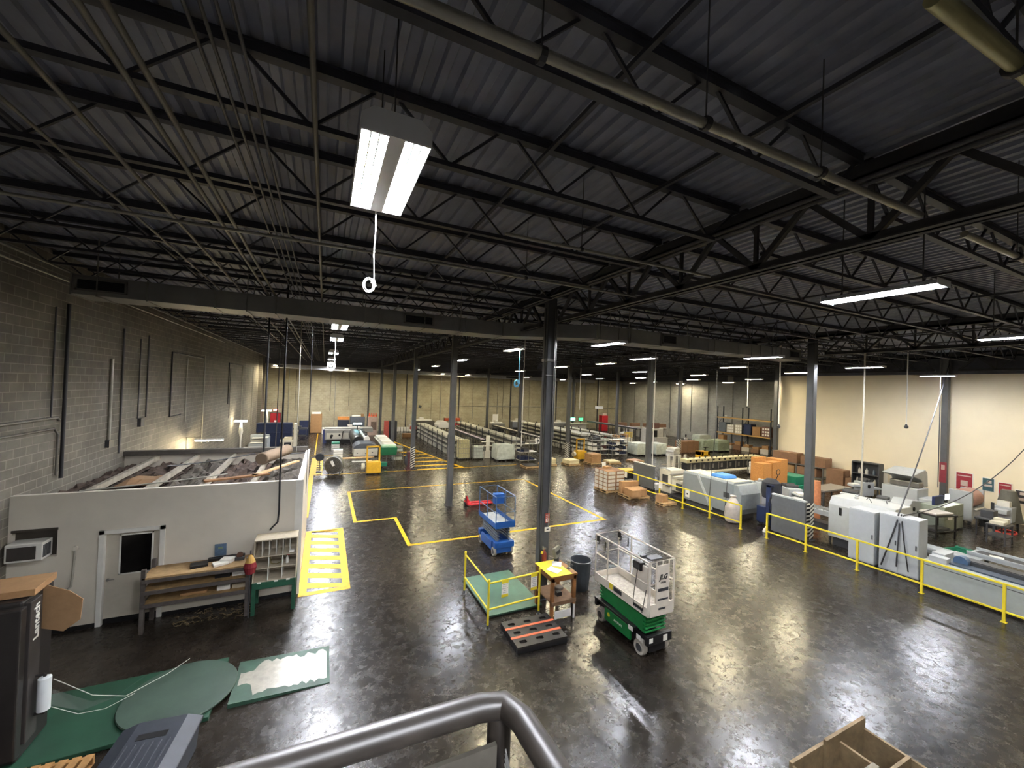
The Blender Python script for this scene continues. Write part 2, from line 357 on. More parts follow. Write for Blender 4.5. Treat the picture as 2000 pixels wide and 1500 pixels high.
def highbay():
    t = bpy.data.objects.new('high_bay_light', None); col.objects.link(t); L = 1.18
    h = MB().box(-.29, -.13, -L / 2, L / 2, .06, .07).box(.13, .29, -L / 2, L / 2, .06, .07).box(-.13, .13, -L / 2, L / 2, .06, .07).box(-.07, .07, -L / 2, L / 2, -.03, .06).box(-.3, -.29, -L / 2, L / 2, -.03, .07).box(.29, .3, -L / 2, L / 2, -.03, .07)
    h.build('housing', housing, t)
    for a, b in ((-L / 2 - .015, -L / 2), (L / 2, L / 2 + .015)): MB().prism([(-.3, .07), (-.2, .13), (.2, .13), (.3, .07), (.3, -.03), (-.3, -.03)], a, b).build('end_plate', housing, t)
    for s in (-.215, -.145, .145, .215): MB().box(s - .006, s + .006, -L / 2, L / 2, -.028, .06).build('tube_divider', galv, t)
    for s in (-.25, -.18, -.11, .11, .18, .25):
        MB().tube([(s, -L / 2 + .03, 0), (s, L / 2 - .03, 0)], .022, 6).build('lamp_tube', cool, t)
    for q in (-.35, .35): MB().bar((0, L * q, .1), (0, L * q, 1.5), .012).build('hanger', dsteel, t)
    return t
hb = highbay(); hb.scale = (.74, 1, 1); tag(hb, 'bright twin bank high bay light nearest the camera', 'ceiling light', 'high bay row'); hb.location = (.36, 3.22, 7.35)
hbl = ['second high bay light of the row, under the long air duct', 'third high bay light of the row, holding a looped cord', 'fourth high bay light of the row', 'fifth high bay light of the row',
       'sixth high bay light of the row toward the far wall', 'seventh high bay light of the row, second from the far wall', 'farthest high bay light of the row against the far wall']
for y, z, lb in zip((13.05, 16.2, 22.0, 28.2, 34.5, 41.0, 45.2), (7.42, 7.35, 7.2, 7.2, 7.25, 7.3, 7.35), hbl): dup(hb, (.33, y, z), 0, lb, 'high bay row')
dup(hb, (.36, -2.4, 7.35), 0, 'high bay light of the row behind the viewer', 'high bay row')
s1 = strip(cool); s2 = strip(warm)
LP = [(-3.2, -3.0, 7.2, 0, 'strip light behind the viewer over the left bay'), (6.66, -3.4, 7.2, 0, 'strip light behind the viewer, second bay'), (12.9, -3.2, 7.2, 1, 'strip light behind the viewer, far side of second bay'), (20.0, 2.8, 7.15, 1, 'strip light over the near end of the machines, beyond the right edge'), (27.3, 2.8, 7.15, 1, 'strip light by the cream wall, beyond the right edge'),
 (6.66, 2.73, 7.2, 0, 'long bright strip light hanging at the upper right, nearest strip'), (12.9, 2.9, 7.2, 0, 'strip light cut by the right edge of the picture'),
 (7.44, 9.3, 7.15, 0, 'strip light just below the air duct right of the main column'), (6.1, 12.9, 7.15, 1, 'strip light with blue looped cord left of the main column'),
 (11.6, 12.3, 7.15, 0, 'strip light above the second line column, nearer of the two there'), (12.5, 15.8, 7.15, 1, 'strip light behind the one above the second line column'),
 (12.7, 20.2, 7.15, 1, 'yellowish strip light right beside the main column'), (20.1, 27.8, 7.15, 0, 'strip light midway down the second bay over the tray racks'),
 (27.0, 35.0, 7.15, 0, 'strip light over the far purple belt'), (13.75, 8.8, 7.15, 0, 'long strip light at the right end of the duct'),
 (17.5, 12.6, 7.15, 1, 'yellow toned strip light left of the duct end'), (23.4, 19.4, 7.15, 1, 'strip light over the long feeder machine'),
 (30.3, 25.7, 7.15, 1, 'strip light just behind the one over the long feeder machine'), (20.0, 8.6, 7.15, 0, 'strip light above the folding machines before the cream wall'),
 (27.3, 8.8, 7.15, 0, 'strip light beside the cream wall column with posters'), (22.8, 12.7, 7.15, 1, 'small strip light left of the thick striped column'),
 (29.9, 19.8, 7.15, 1, 'strip light in front of the storage rack'), (36.6, 26.8, 7.15, 1, 'strip light above the storage rack'),
 (41.8, 37.4, 7.15, 1, 'strip light near the right wall, far end'), (35.9, 36.4, 7.15, 0, 'strip light far right beyond the wire racks'),
 (26.0, 27.7, 7.15, 0, 'strip light over the wire racks'), (18.7, 20.0, 7.15, 0, 'strip light above the second line column, farther of the two there'),
 (39.8, 44.0, 7.15, 1, 'farthest strip light near the right rear corner'), (14.0, 28.3, 7.15, 1, 'strip light over the wrapped pallets'),
 (7.1, 28.0, 7.15, 1, 'strip light over the aisle beside the hatched triangle'), (6.5, 20.1, 7.15, 0, 'strip light beside the column left of the pallet jack'),
 (7.7, 37.0, 7.15, 1, 'strip light over the first tray rack, far end'), (15.4, 45.1, 7.15, 1, 'far strip light over the grey rear machines'),
 (12.4, 45.2, 7.15, 1, 'far strip light over the orange totes'), (27.3, 42.8, 7.1, 1, 'far strip light over the rear counter'), (22.0, 42.5, 7.15, 1, 'far strip light above the dispatch monitors'),
 (2.0, 45.4, 7.15, 1, 'far strip light over the grey cabinets'), (-4.5, 45.2, 7.15, 1, 'small far strip light close to the left rear corner')]
for i, (x, y, z, wm, lb) in enumerate(LP):
    src = s2 if wm else s1
    if i == 5: s1.location = (x, y, z); tag(s1, lb, 'ceiling light', 'strip lights')
    elif i == 8: s2.location = (x, y, z); tag(s2, lb, 'ceiling light', 'strip lights')
    else: o = dup(src, (x, y, z), 0, lb, 'strip lights'); o['category'] = 'ceiling light'
# ---------------- air duct, pipes ----------------
duct_m = mat('duct_metal', '#8a8987', .5, .25, .18, 1.2)
t = T('air_duct', 'long rectangular galvanised air duct crossing the hall under the roof joists', 'duct', (0, 0, 0))
d = MB()
for a in range(8):
    x0 = -4.9 + a * 1.24; d.box(x0 + .004, x0 + 1.236, 11.5, 12.4, 7.40, 7.82)
d.build('duct_section', duct_m, t, bev=.01)
MB().prism([(5.02, 11.5), (7.6, 10.1), (7.6, 11.0), (5.02, 12.4)], 7.4, 7.82, 'z').build('offset_section', duct_m, t)
d = MB()
for a in range(8):
    x0 = 7.6 + a * 1.32; d.box(x0 + .004, x0 + 1.316, 10.05, 10.95, 7.38, 7.82)
d.build('duct_section', duct_m, t, bev=.01)
for a in range(9): x0 = -4.9 + a * 1.24; MB().box(x0 - .015, x0 + .015, 11.48, 12.42, 7.38, 7.84).build('seam_flange', galv, t)
for a in range(9): x0 = 7.6 + a * 1.32; MB().box(x0 - .015, x0 + .015, 10.03, 10.97, 7.36, 7.84).build('seam_flange', galv, t)
def grille(x0, x1, y, z0, z1, par):
    g = MB().box(x0, x1, y - .03, y, z0, z0 + .04).box(x0, x1, y - .03, y, z1 - .04, z1).box(x0, x0 + .04, y - .03, y, z0, z1).box(x1 - .04, x1, y - .03, y, z0, z1)
    gr = g.build('vent_grille', galv, par)
    l = MB().box(x0 + .04, x1 - .04, y - .008, y - .002, z0 + .04, z1 - .04)
    z = z0 + .07
    while z < z1 - .05: l.box(x0 + .04, x1 - .04, y - .02, y - .012, z, z + .012); z += .035
    l.build('louvres', mat('vent_dark', '#1c1d22', .6), gr)
grille(-4.84, -4.0, 11.5, 7.48, 7.76, t); grille(1.95, 2.8, 11.5, 7.48, 7.76, t); grille(10.3, 10.95, 10.05, 7.46, 7.78, t); grille(17.4, 18.1, 10.05, 7.46, 7.76, t)
for x in (-4.5, -1.8, .9, 3.6): MB().box(x, x + .03, 11.47, 12.43, 7.37, 7.385).bar((x + .015, 11.47, 7.37), (x + .015, 11.47, 8.62), .02).bar((x + .015, 12.43, 7.37), (x + .015, 12.43, 8.62), .02).build('hanger_strap', galv, t)
for x in (8.8, 12.5, 16.2): MB().box(x, x + .03, 10.03, 10.97, 7.36, 7.375).bar((x + .015, 10.02, 7.36), (x + .015, 10.02, 8.6), .02).bar((x + .015, 10.97, 7.36), (x + .015, 10.97, 8.62), .02).build('hanger_strap', galv, t)
t = T('air_duct', 'long pale air duct running along the far wall above the lamps', 'duct', (0, 0, 0))
MB().box(-5, 35, 46.6, 47.5, 6.95, 7.35).build('duct_section', mat('duct_pale', '#8b8b8d', .5, .2), t)
grille(-4.9, -3.9, 46.6, 7.0, 7.3, t); grille(3.0, 4.2, 46.6, 7.0, 7.3, t); grille(14.6, 15.8, 46.6, 7.0, 7.3, t); grille(21, 23, 46.6, 7.0, 7.3, t)
for x in (-4, 10, 24, 34): MB().bar((x, 47, 7.3), (x, 47, 8.62), .03).build('hanger_strap', galv, t)

pm = mat('pipe_pale', '#a3a196', .35, .5, .12); pd = mat('pipe_dark', '#4b4b4d', .5, .2); pg_ = mat('pipe_grey', '#6e6b65', .5, .2)
def pipe(pts, r, m, lab, cat='pipe', clips=None, name='overhead_pipe', g=None):
    o = MB().tube(pts, r, 10).build(name, m, None, True); tag(o, lab, cat, g)
    if clips:
        for p in clips: MB().lathe([(r * 1.45, -.02), (r * 1.45, .02)], p, 10, 'x').bar((p[0], p[1], p[2] + r), (p[0], p[1], 8.65), .008).build('pipe_clamp', dsteel, o)
    return o
pipe([(-.6, 2.02, 7.66), (3.0, 1.95, 7.66), (5.4, 1.9, 7.66)], .033, pm, 'pale sprinkler pipe running across the upper middle below the nearest truss', clips=[(1.05, 2.0, 7.66), (2.35, 1.96, 7.66), (3.7, 1.93, 7.66)])
pipe([(5.85, 1.72, 7.5), (9.5, 1.65, 7.5), (18.0, 1.6, 7.5)], .033, pm, 'pale sprinkler pipe continuing beyond the first truss girder at the right edge', clips=[(7.2, 1.69, 7.5)])
pipe([(1.9, 4.4, 7.62), (5.4, 4.33, 7.62)], .02, pm, 'thin pale pipe crossing behind the second pair of joists, upper of two', clips=[(3, 4.38, 7.62)])
pipe([(-5.8, 6.2, 7.62), (.9, 6.0, 7.62), (5.4, 5.97, 7.62)], .02, pm, 'long thin pale pipe crossing the bay just above the duct grille, lower of two', clips=[(3, 5.98, 7.62)])
pipe([(2.2, .75, 7.42), (9.3, .45, 7.42)], .036, mat('pipe_yellow', '#a8a377', .4, .4), 'thick yellowish pipe in the upper right corner', clips=[(3, .72, 7.42)])
pipe([(2.2, .2, 7.9), (9.3, .42, 7.9)], .028, pd, 'grey pipe beyond the yellowish one in the top right corner', clips=[(3, .22, 7.9)])
for i, (x, z, r, lb, y1) in enumerate(((-1.385, 7.9, .028, 'pale pipe running lengthwise, left of a close pair over the office', 49), (-1.235, 7.9, .028, 'pale pipe running lengthwise, right of a close pair over the office', 49),
    (-1.92, 7.88, .026, 'pale pipe running lengthwise left of the pair over the office', 49), (-2.35, 7.85, .02, 'thin pipe running lengthwise toward the left wall', 30), (-.158, 7.9, .024, 'pale pipe running lengthwise left of the nearest high bay light', 49), (-5.3, 8.0, .03, 'pipe along the top of the left block wall', 49))):
    pipe([(x, -4, z), (x, y1, z)], r * .85, pg_, lb, clips=None)
for i in range(4): pipe([(-.86 + i * .09, -4, 8.0), (-.86 + i * .09, 49, 8.0)], .013, pd, 'thin conduit in the bundle of four running lengthwise over the office', 'conduit', None, 'overhead_conduit', 'conduit bundle')
pipe([(-5.75, 9, 7.95), (-5.75, 30, 7.95)], .02, pm, 'slim pipe fixed high on the left wall beside the duct end', name='wall_pipe')
for x, lb in ((5.34, 'pale cable tray pipe beside the nearest truss girder, outer'), (5.2, 'pale cable tray pipe beside the nearest truss girder, inner')):
    pipe([(x, -4, 8.16), (x, 30, 8.16)], .024, pd, lb)
pipe([(17.9, -4, 8.1), (17.9, 40, 8.1)], .024, pd, 'grey pipe beside the second truss girder')
# wall pipes
wl = XL + .05
o = pipe([(wl, 5.5, 4.62), (wl, 13.55, 4.62), (wl, 13.62, 4.55)], .03, steel, 'upper of two shiny pipes along the left block wall', name='wall_pipe')
o = pipe([(wl, 5.5, 4.36), (wl, 13.45, 4.36), (wl + .0, 13.6, 4.2), (wl, 13.6, 3.2)], .024, steel, 'lower of two shiny pipes along the left block wall', name='wall_pipe')
o = pipe([(wl + .03, 13.75, 3.1), (wl + .03, 13.75, 7.45)], .04, mat('pipe_black', '#26262a', .5), 'dark vertical pipe on the left wall reaching the duct', name='wall_pipe')
for (y, z0, z1, r, m_, lb) in ((13.3, 4.6, 7.3, .02, pd, 'thin conduit left of the dark vertical pipe'), (16.2, 3.7, 6.2, .04, pm, 'pale vertical conduit right of the dark wall pipe'), (16.9, 3.2, 7.2, .03, pd, 'dark vertical conduit beside the pale one on the left wall'),
    (18.2, 4.2, 7.0, .02, pd, 'thin conduit above a small wall box'), (18.9, 4.2, 7.2, .025, pd, 'second thin conduit above the grey wall box'), (23.5, 3.6, 6.6, .02, pm, 'pale thin conduit inside the dark pipe bracket'),
    (26.5, 2.2, 6.9, .025, pm, 'long pale conduit on the left wall above the work light'), (33.0, 3.0, 6.4, .02, pd, 'conduit far along the left wall'), (37.5, 1.5, 6.8, .03, pm, 'pale far conduit on the left wall'), (42.5, 1.5, 6.8, .03, pm, 'farthest pale conduit on the left wall')):
    pipe([(wl, y, z0), (wl, y, z1)], r, m_, lb, 'conduit', name='wall_conduit')
pipe([(wl, 22.8, 4.0), (wl, 21.4, 4.0), (wl, 21.4, 6.75), (wl, 26.3, 6.75)], .03, mat('pipe_black', '#26262a'), 'dark angled pipe forming a tall bracket shape on the left wall', name='wall_pipe')
pipe([(wl, 32.5, 4.0), (wl, 32.5, 6.75), (wl, 38, 6.75)], .03, mat('pipe_black', '#26262a'), 'smaller dark angled pipe farther along the left wall', name='wall_pipe')
one('junction_box', MB().box(0, .1, -.15, .15, 0, .3), dgrey, 'grey junction box on the left block wall', 'electrical box', (XL, 18.5, 3.9))
one('junction_box', MB().box(0, .1, -.1, .1, 0, .22), dgrey, 'small junction box on the left wall below the pale conduit', 'electrical box', (XL, 16.2, 3.5))
def drop(x, y, z0, z1, r, m_, lb, cat='rod', name='drop_rod', end=None):
    z1 = 8.66
    o = MB().tube([(x, y, z0), (x, y, z1)], r, 8).build(name, m_, None, True); tag(o, lb, cat)
    if end:
        e = MB().lathe([(.001, -.12), (.07, -.1), (.09, -.02), (.05, .05), (.02, .12)], (x, y, z0), 10); e.build('end_fitting', end, o)
    return o
blk = mat('pipe_black', '#26262a')
drop(-1.75, 15.4, 2.9, 8.6, .03, blk, 'black cable drop standing on the office roof, nearer one'); drop(-1.98, 21.6, .9, 8.6, .02, blk, 'thin black rod hanging behind the office roof')
drop(-.9, 17.3, 3.0, 8.6, .018, pm, 'pale thin rod rising from the office rear corner'); drop(-.38, 12.9, 2.5, 8.0, .0075, blk, 'very thin dark cord above the hatched walkway')
drop(18.75, 26.85, 4.2, 8.2, .03, white, 'white drop conduit hanging over the yellow strapping cart behind the main column'); drop(8.6, 17.0, 3.0, 7.9, .016, white, 'white pole hanging left of the main column in front of the tray racks')
drop(26.1, 9.5, 4.6, 8.0, .025, white, 'white drop conduit ending right of the pale service pole', end=dgrey); drop(20.9, 12.5, 4.35, 8.0, .03, white, 'white drop conduit left of the thick striped column', end=dgrey)
drop(22.3, 9.6, .95, 7.9, .035, mat('pole_pale', '#b3aea0', .4), 'tall pale service pole among the folding machines'); drop(30.2, 20.5, 5.0, 7.2, .03, white, 'white drop conduit in front of the storage rack', end=dgrey)
drop(18.38, 18.42, 1.2, 8.0, .03, white, 'white conduit hugging the column with the white box')
drop(27.9, 8.9, 1.6, 7.9, .02, pd, 'thin grey rod left of the poster wall column'); drop(30.8, 40, 3.7, 7.4, .03, white, 'far white drop conduit with sign'); 
one('hanging_sign', MB().box(-.6, .6, -.02, .02, 0, .35), white, 'small white hanging sign on the far drop conduit', 'sign', (30.8, 39.96, 3.6))
# looped cords
def cord(x, y, z0, z1, m_, lb, rr=.07, r=.008):
    pts = [(x, y, z0), (x + .008, y, z0 - (z0 - z1) * .3), (x, y + .004, z0 - (z0 - z1) * .6), (x + .01, y, z1 + rr * .8)]
    for k in range(27):
        a = k * 2 * math.pi / 12; q = rr * (1 - .018 * k); pts.append((x - rr + .03 + q * math.cos(a) , y + .012 * math.sin(k), z1 - rr * .3 + q * 1.25 * math.sin(a)))
    one('looped_cord', MB().tube(pts, r, 6), m_, lb, 'cord', smooth=True)
cord(.36, 3.85, 7.36, 6.66, white, 'white power cord with a loop dangling from the nearest high bay light', .06, .0055)
cord(.3, 16.6, 7.3, 6.35, white, 'white looped cord under the third high bay light', .15, .013)
cord(6.08, 12.4, 7.14, 5.95, mat('cord_blue', '#5b9fbe', .5), 'light blue looped cord hanging left of the main column', .11, .018)

# ---------------- office box ----------------
ow = mat('office_paint', '#d0c8b9', .6, var=.05, scale=1.2)
Y0, Y1, ZO = 12.14, 12.27, 3.06
m = MB()
for x0, x1, z0, z1 in ((XL, -5.89, 0, ZO), (-5.89, -5.19, 0, 1.7), (-5.89, -5.19, 2.3, ZO), (-5.19, -4.45, 0, ZO), (-4.45, -3.37, 2.12, ZO), (-3.37, -.45, 0, ZO)): m.box(x0, x1, Y0, Y1, z0, z1)
struct('wall_office_front', m, ow, 'off-white front wall of the small office')
struct('wall_office_side', MB().box(-.57, -.45, Y1, 17.6, 0, ZO), ow, 'side wall of the small office')
struct('wall_office_rear', MB().box(XL, -.57, 17.48, 17.6, 0, ZO), ow)
struct('baseboard_office', MB().box(XL, -4.47, Y0 - .012, Y0, 0, .09).box(-3.35, -.45, Y0 - .012, Y0, 0, .09), black, 'black base strip of the office wall')
struct('trim_%d' % 60, MB().box(-.6, -.42, Y0 - .02, Y0 + .01, 0, ZO + .01).box(-.45, -.43, Y0, 17.6, ZO - .08, ZO + .02), white, 'white corner trim of the office')
struct('trim_61', MB().box(XL, -.5, 17.35, 17.62, ZO - .02, ZO + .12), mat('parapet', '#4d4842', .8), 'weathered timber plate at the rear of the office roof')
# roof
rb = mat('roof_brown', '#4f3f35', .95, var=.5, scale=2.5)
struct('ceiling_office', MB().box(XL, -.57, Y1, 17.48, 2.5, 2.58), rb, 'open dusty top of the office')
beam_m = mat('whitewashed_timber', '#8f877a', .85, var=.3, scale=5)
for x in (-5.0, -3.9, -2.8, -1.7):
    struct('trim_%d' % (62 + int(x * -1)), MB().box(x - .05, x + .05, Y1, 17.48, 2.86, 3.0, rz=.02), beam_m, 'timber beam of the office roof')
def crumple(x0, x1, y0, y1, z, amp, n=10, m_=10, seed=1):
    r_ = random.Random(seed); vs = []; fs = []
    for j in range(m_ + 1):
        for i in range(n + 1):
            e = 0 if i in (0, n) or j in (0, m_) else 1
            vs.append((x0 + (x1 - x0) * i / n + r_.uniform(-.03, .03), y0 + (y1 - y0) * j / m_ + r_.uniform(-.03, .03), z + amp * (r_.random() * e + .15 * math.sin(i * 1.3 + j))))
    for j in range(m_):
        for i in range(n): a = j * (n + 1) + i; fs.append((a, a + 1, a + n + 2, a + n + 1))
    return MB().add(vs, fs)
ins = mat('old_insulation', '#453830', .95, var=.55, scale=6, bump=.6); ins2 = mat('grey_blanket', '#4d473f', .95, var=.5, scale=6, bump=.5)
for i, (a, b, c, d_, m_, lb) in enumerate(((-5.85, -5.1, 12.4, 17.3, ins, 'brown crumpled insulation at the left end of the office roof'), (-4.92, -4.0, 12.4, 17.3, ins, 'brown insulation with wires in the second roof bay'),
      (-3.82, -2.9, 12.4, 17.3, ins2, 'grey brown blanket scraps in the middle roof bay'), (-2.72, -1.78, 12.4, 17.3, ins, 'tattered brown insulation in the fourth roof bay'), (-1.62, -.62, 12.4, 17.3, ins2, 'grey insulation scraps in the bay by the office corner'))):
    o = one('insulation_scraps', crumple(a, b, c, d_, 2.66, .2, 8, 26, i), m_, lb, 'insulation'); md = o.modifiers.new('thick', 'SOLIDIFY'); md.thickness = .03
one('cardboard_flap', crumple(-4.75, -4.1, 13.4, 14.6, 2.88, .12, 3, 3, 3), mat('old_brown_board', '#7d5f42', .9), 'curved brown board sheet lying on the office roof', 'cardboard').modifiers.new('thick', 'SOLIDIFY').thickness = .012
tb = MB().lathe([(.17, 0), (.19, .02), (.19, 1.9), (.17, 1.92), (.155, 1.9), (.155, .02)], (0, 0, 0), 18, 'y')
one('cardboard_tube', tb, mat('tan_fibre', '#6f5e4c', .9), 'big tan fibre tube lying across the office roof', 'tube', (-1.75, 14.9, 3.2), R(-18), smooth=True)
one('plank', MB().box(0, 1.5, -.09, .09, 0, .04), mat('orange_wood', '#7c5836', .8), 'short orange brown plank lying on the office roof', 'plank', (-2.75, 12.75, 3.02), R(22))
one('plank', MB().box(0, 2.3, -.07, .07, 0, .04), wood, 'pale plank lying slanted near the office roof corner', 'plank', (-1.75, 13.1, 3.02), R(64))
def sag(p0, p1, s, n=12): return [(p0[0] + (p1[0] - p0[0]) * k / n, p0[1] + (p1[1] - p0[1]) * k / n, p0[2] + (p1[2] - p0[2]) * k / n - s * 4 * (k / n) * (1 - k / n)) for k in range(n + 1)]
for i, (a, b, s, c, lb) in enumerate((((-5.0, 12.45, 3.03), (-2.4, 13.6, 3.03), .02, pm, 'pale conduit lying across the office roof'), ((-4.2, 15.2, 3.03), (-2.2, 17, 3.05), .05, blk, 'black wire trailing over the office roof'), ((-1.6, 16.6, 3.1), (-.5, 16.9, 3.06), .05, blk, 'black wire bunch near the rear office corner'))):
    one('roof_wire', MB().tube(sag(a, b, s), .018, 6), c, lb, 'wire', smooth=True)
one('office_wall_cable', MB().tube([(-.98, 12.1, 8.5), (-.98, 12.1, 3.1), (-.97, 12.1, 2.3), (-.99, 12.1, 2.0), (-1.1, 12.1, 1.88), (-1.16, 12.1, 1.8)], .022, 8), blk, 'thick black cable running down the office wall to the pigeonhole table', 'cable', smooth=True)
o = pipe([(-4.88, 12.11, 1.85), (-4.9, 12.1, 1.2), (-4.92, 12.1, 1.0), (-5.0, 12.1, .9)], .022, mat('pipe_paint', '#9c978b'), 'short painted pipe on the office wall beside the door', name='wall_pipe')
MB().lathe([(.001, 0), (.05, 0), (.05, .05), (.001, .05)], (-4.87, 12.06, 1.84), 12, 'y').build('pipe_cap', ow, o)
# door
dr = mat('door_paint', '#b9b1a1', .6, var=.12, scale=1.5)
D = MB().box(-4.4, -3.42, 12.2, 12.24, .12, 2.08).build('door_1', dr); D['kind'] = 'structure'; D['label'] = 'off-white office door with a black window'
MB().box(-4.5, -4.4, 12.1, 12.28, 0, 2.17).box(-3.42, -3.32, 12.1, 12.28, 0, 2.17).box(-4.5, -3.32, 12.1, 12.28, 2.08, 2.17).build('door_frame', white, D, bev=.006)
wn = MB().box(-4.13, -3.58, 12.185, 12.2, 1.12, 2.0).build('door_window', glass_black, D)
MB().box(-4.16, -4.13, 12.175, 12.2, 1.09, 2.03).box(-3.58, -3.55, 12.175, 12.2, 1.09, 2.03).box(-4.16, -3.55, 12.175, 12.2, 2.0, 2.03).box(-4.16, -3.55, 12.175, 12.2, 1.09, 1.12).build('window_bead', white, wn)
MB().lathe([(.001, 0), (.03, 0), (.03, .02), (.012, .03), (.012, .06)], (-4.33, 12.14, 1.02), 12, 'y').tube([(-4.33, 12.14, 1.02), (-4.21, 12.14, 1.02)], .01, 8).build('door_handle', steel, D)
MB().box(-4.4, -3.42, 12.19, 12.26, 0, .12).build('threshold', black, D)
# AC unit
t = T('window_air_conditioner', 'beige window air conditioner set in a recess of the office wall', 'air conditioner', (-5.57, 12.14, 1.72))
MB().box(-.3, .27, -.26, .1, .0, .38).build('body', white, t, bev=.015)
MB().box(-.26, .17, -.272, -.26, .05, .32).build('grille', mat('grille_dark', '#35302c', .8), t)
g = MB()
for k in range(9): g.box(.27, .276, -.24 + k * .03, -.225 + k * .03, .06, .32)
g.build('side_louvres', dgrey, t)
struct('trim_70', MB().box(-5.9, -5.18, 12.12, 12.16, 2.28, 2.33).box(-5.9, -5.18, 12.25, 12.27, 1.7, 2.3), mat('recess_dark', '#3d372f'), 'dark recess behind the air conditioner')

# workbench
t = T('workbench', 'weathered steel frame workbench with wooden shelves against the office wall', 'workbench', (-2.5, 11.75, 0)); bf = mat('bench_steel', '#5b5450', .5, .3, .25)
for x in (-.98, .98):
    for y in (-.3, .3): MB().box(x - .04, x + .04, y - .04, y + .04, 0, 1.42 if y < 0 or x < 0 else 1.22).build('leg', bf, t, bev=.004)
MB().box(-1.0, 1.0, -.34, .34, 1.2, 1.235).build('top', mat('bench_ply', '#9c7f58', .8, var=.3), t)
for z in (.92, .62): MB().box(-.98, .98, -.32, .32, z, z + .03).build('shelf', mat('bench_ply2', '#8c7048', .85, var=.35), t)
m = MB()
for z in (1.12, .86, .57): m.box(-1.0, 1.0, -.36, -.32, z, z + .08).box(-1.0, -.96, -.32, .32, z, z + .08).box(.96, 1.0, -.32, .32, z, z + .08)
m.build('edge_rail', bf, t, bev=.004)
def slab(name, lab, cat, x, y, z, sx, sy, sz, m_, rz=0, g=None, bev=.004): return one(name, MB().box(-sx / 2, sx / 2, -sy / 2, sy / 2, 0, sz), m_, lab, cat, (x, y, z), rz, g, bev=bev)
slab('laptop_case', 'flat black case on the workbench', 'case', -2.55, 11.75, 1.235, .34, .26, .06, black, .2)
o = slab('paper_stack', 'pile of loose white papers on the workbench', 'papers', -2.12, 11.68, 1.235, .3, .22, .05, paper, .35)
slab('paper_stack', 'second fanned sheaf of white papers on the workbench', 'papers', -2.0, 11.8, 1.235, .26, .2, .09, paper, -.3)
slab('binder', 'dark binder lying behind the papers on the workbench', 'binder', -2.05, 11.98, 1.235, .75, .12, .07, black, .04)
b_ = T('boxed_poster', 'small blue picture card leaning on the office wall above the bench', 'picture', (-2.2, 12.06, 1.3)); MB().box(-.12, .12, 0, .015, 0, .3, rx=.08).build('card', mat('poster_blue', '#50657c', .6, var=.3, scale=12), b_); MB().box(-.05, .05, -.006, 0, .18, .24).build('emblem', mat('emblem_green', '#7d8a68'), b_)
b_ = T('tape_dispenser', 'dark tape dispenser at the right end of the workbench', 'tape dispenser', (-1.75, 11.8, 1.235)); MB().box(-.1, .1, -.04, .04, 0, .08).build('base', dgrey, b_, bev=.01); MB().lathe([(.02, -.02), (.07, -.02), (.07, .02), (.02, .02)], (0, 0, .13), 16, 'y').build('tape_roll', mat('tape_brown', '#5c4033'), b_)
for i, (x, sx, z, m_, lb) in enumerate(((-1.72, .28, .95, white, 'small white box on the upper bench shelf, right end'), (-2.05, .3, .95, black, 'black pouch on the upper bench shelf'), (-1.7, .3, .65, mat('box_tan', '#a79a84'), 'tan carton on the lower bench shelf, rightmost'), (-2.02, .26, .65, white, 'pale carton on the lower bench shelf beside the tan one'), (-2.6, .5, .65, kraft, 'flattened brown carton on the lower bench shelf'))):
    slab('small_box', lb, 'box', x, 11.72, z, sx, .3, .1 if i != 4 else .05, m_)
b_ = T('corn_broom', 'corn broom with red bristle skirt leaning head up at the bench end', 'broom', (-1.46, 11.32, 0)); MB().tube([(0, 0, .0), (0, .0, 1.62)], .014, 8).build('handle', dgrey, b_)
MB().lathe([(.03, 0), (.1, -.1), (.14, -.22), (.10, -.38), (.02, -.42)], (0, 0, 1.45), 14).build('red_skirt', mat('dark_red', '#7d1c25', .8), b_); MB().lathe([(.012, 0), (.06, -.06), (.11, -.18), (.03, -.19)], (0, 0, 1.52), 14).build('bristles', mat('straw', '#b8914f', .9), b_)
r_ = random.Random(4); m = MB()
for k in range(70):
    x, y = r_.uniform(-3.0, -1.5), r_.uniform(11.45, 12.05); a = r_.uniform(0, 6.3); L_ = r_.uniform(.05, .2)
    m.tube([(x, y, .008), (x + L_ * .5 * math.cos(a) , y + L_ * .5 * math.sin(a), .03), (x + L_ * math.cos(a + .6), y + L_ * math.sin(a + .6), .008)], .005, 4)
one('floor_scraps', m, mat('strap_scrap', '#7b6a4c', .8), 'tangle of brown strapping scraps on the floor under the workbench', 'scraps', kind='stuff')
# pigeonhole table
t = T('sorting_table', 'dark green table carrying a cream pigeonhole rack beside the bench', 'sorting table', (-.95, 11.72, 0))
for x in (-.43, .43):
    for y in (-.32, .28): MB().box(x - .04, x + .04, y - .04, y + .04, 0, .62).build('leg', green, t)
MB().box(-.47, .47, -.36, .32, .62, .78).build('apron', green, t, bev=.006)
pc = mat('pigeonhole_cream', '#b3a893', .7, var=.15)
s_ = MB(); lean = .16
def sh(z): return -.33 + (z - .78) * lean
s_.prism([(-.34, .78), (.3, .78), (.3, 1.75), (-.18, 1.75)], -.47, -.45, 'x').prism([(-.34, .78), (.3, .78), (.3, 1.75), (-.18, 1.75)], .45, .47, 'x')
s_.box(-.47, .47, .27, .3, .78, 1.75).box(-.47, .47, -.2, .3, 1.73, 1.76).box(-.45, .45, -.34, .27, .78, .8).box(-.45, .45, -.27, .27, 1.07, 1.09).box(-.45, .45, -.23, .27, 1.34, 1.36)
s_.build('rack_body', pc, t)
dv = MB()
for x in (-.15, .15): dv.box(x - .008, x + .008, -.31, .27, .8, 1.07).box(x - .008, x + .008, -.26, .27, 1.09, 1.34)
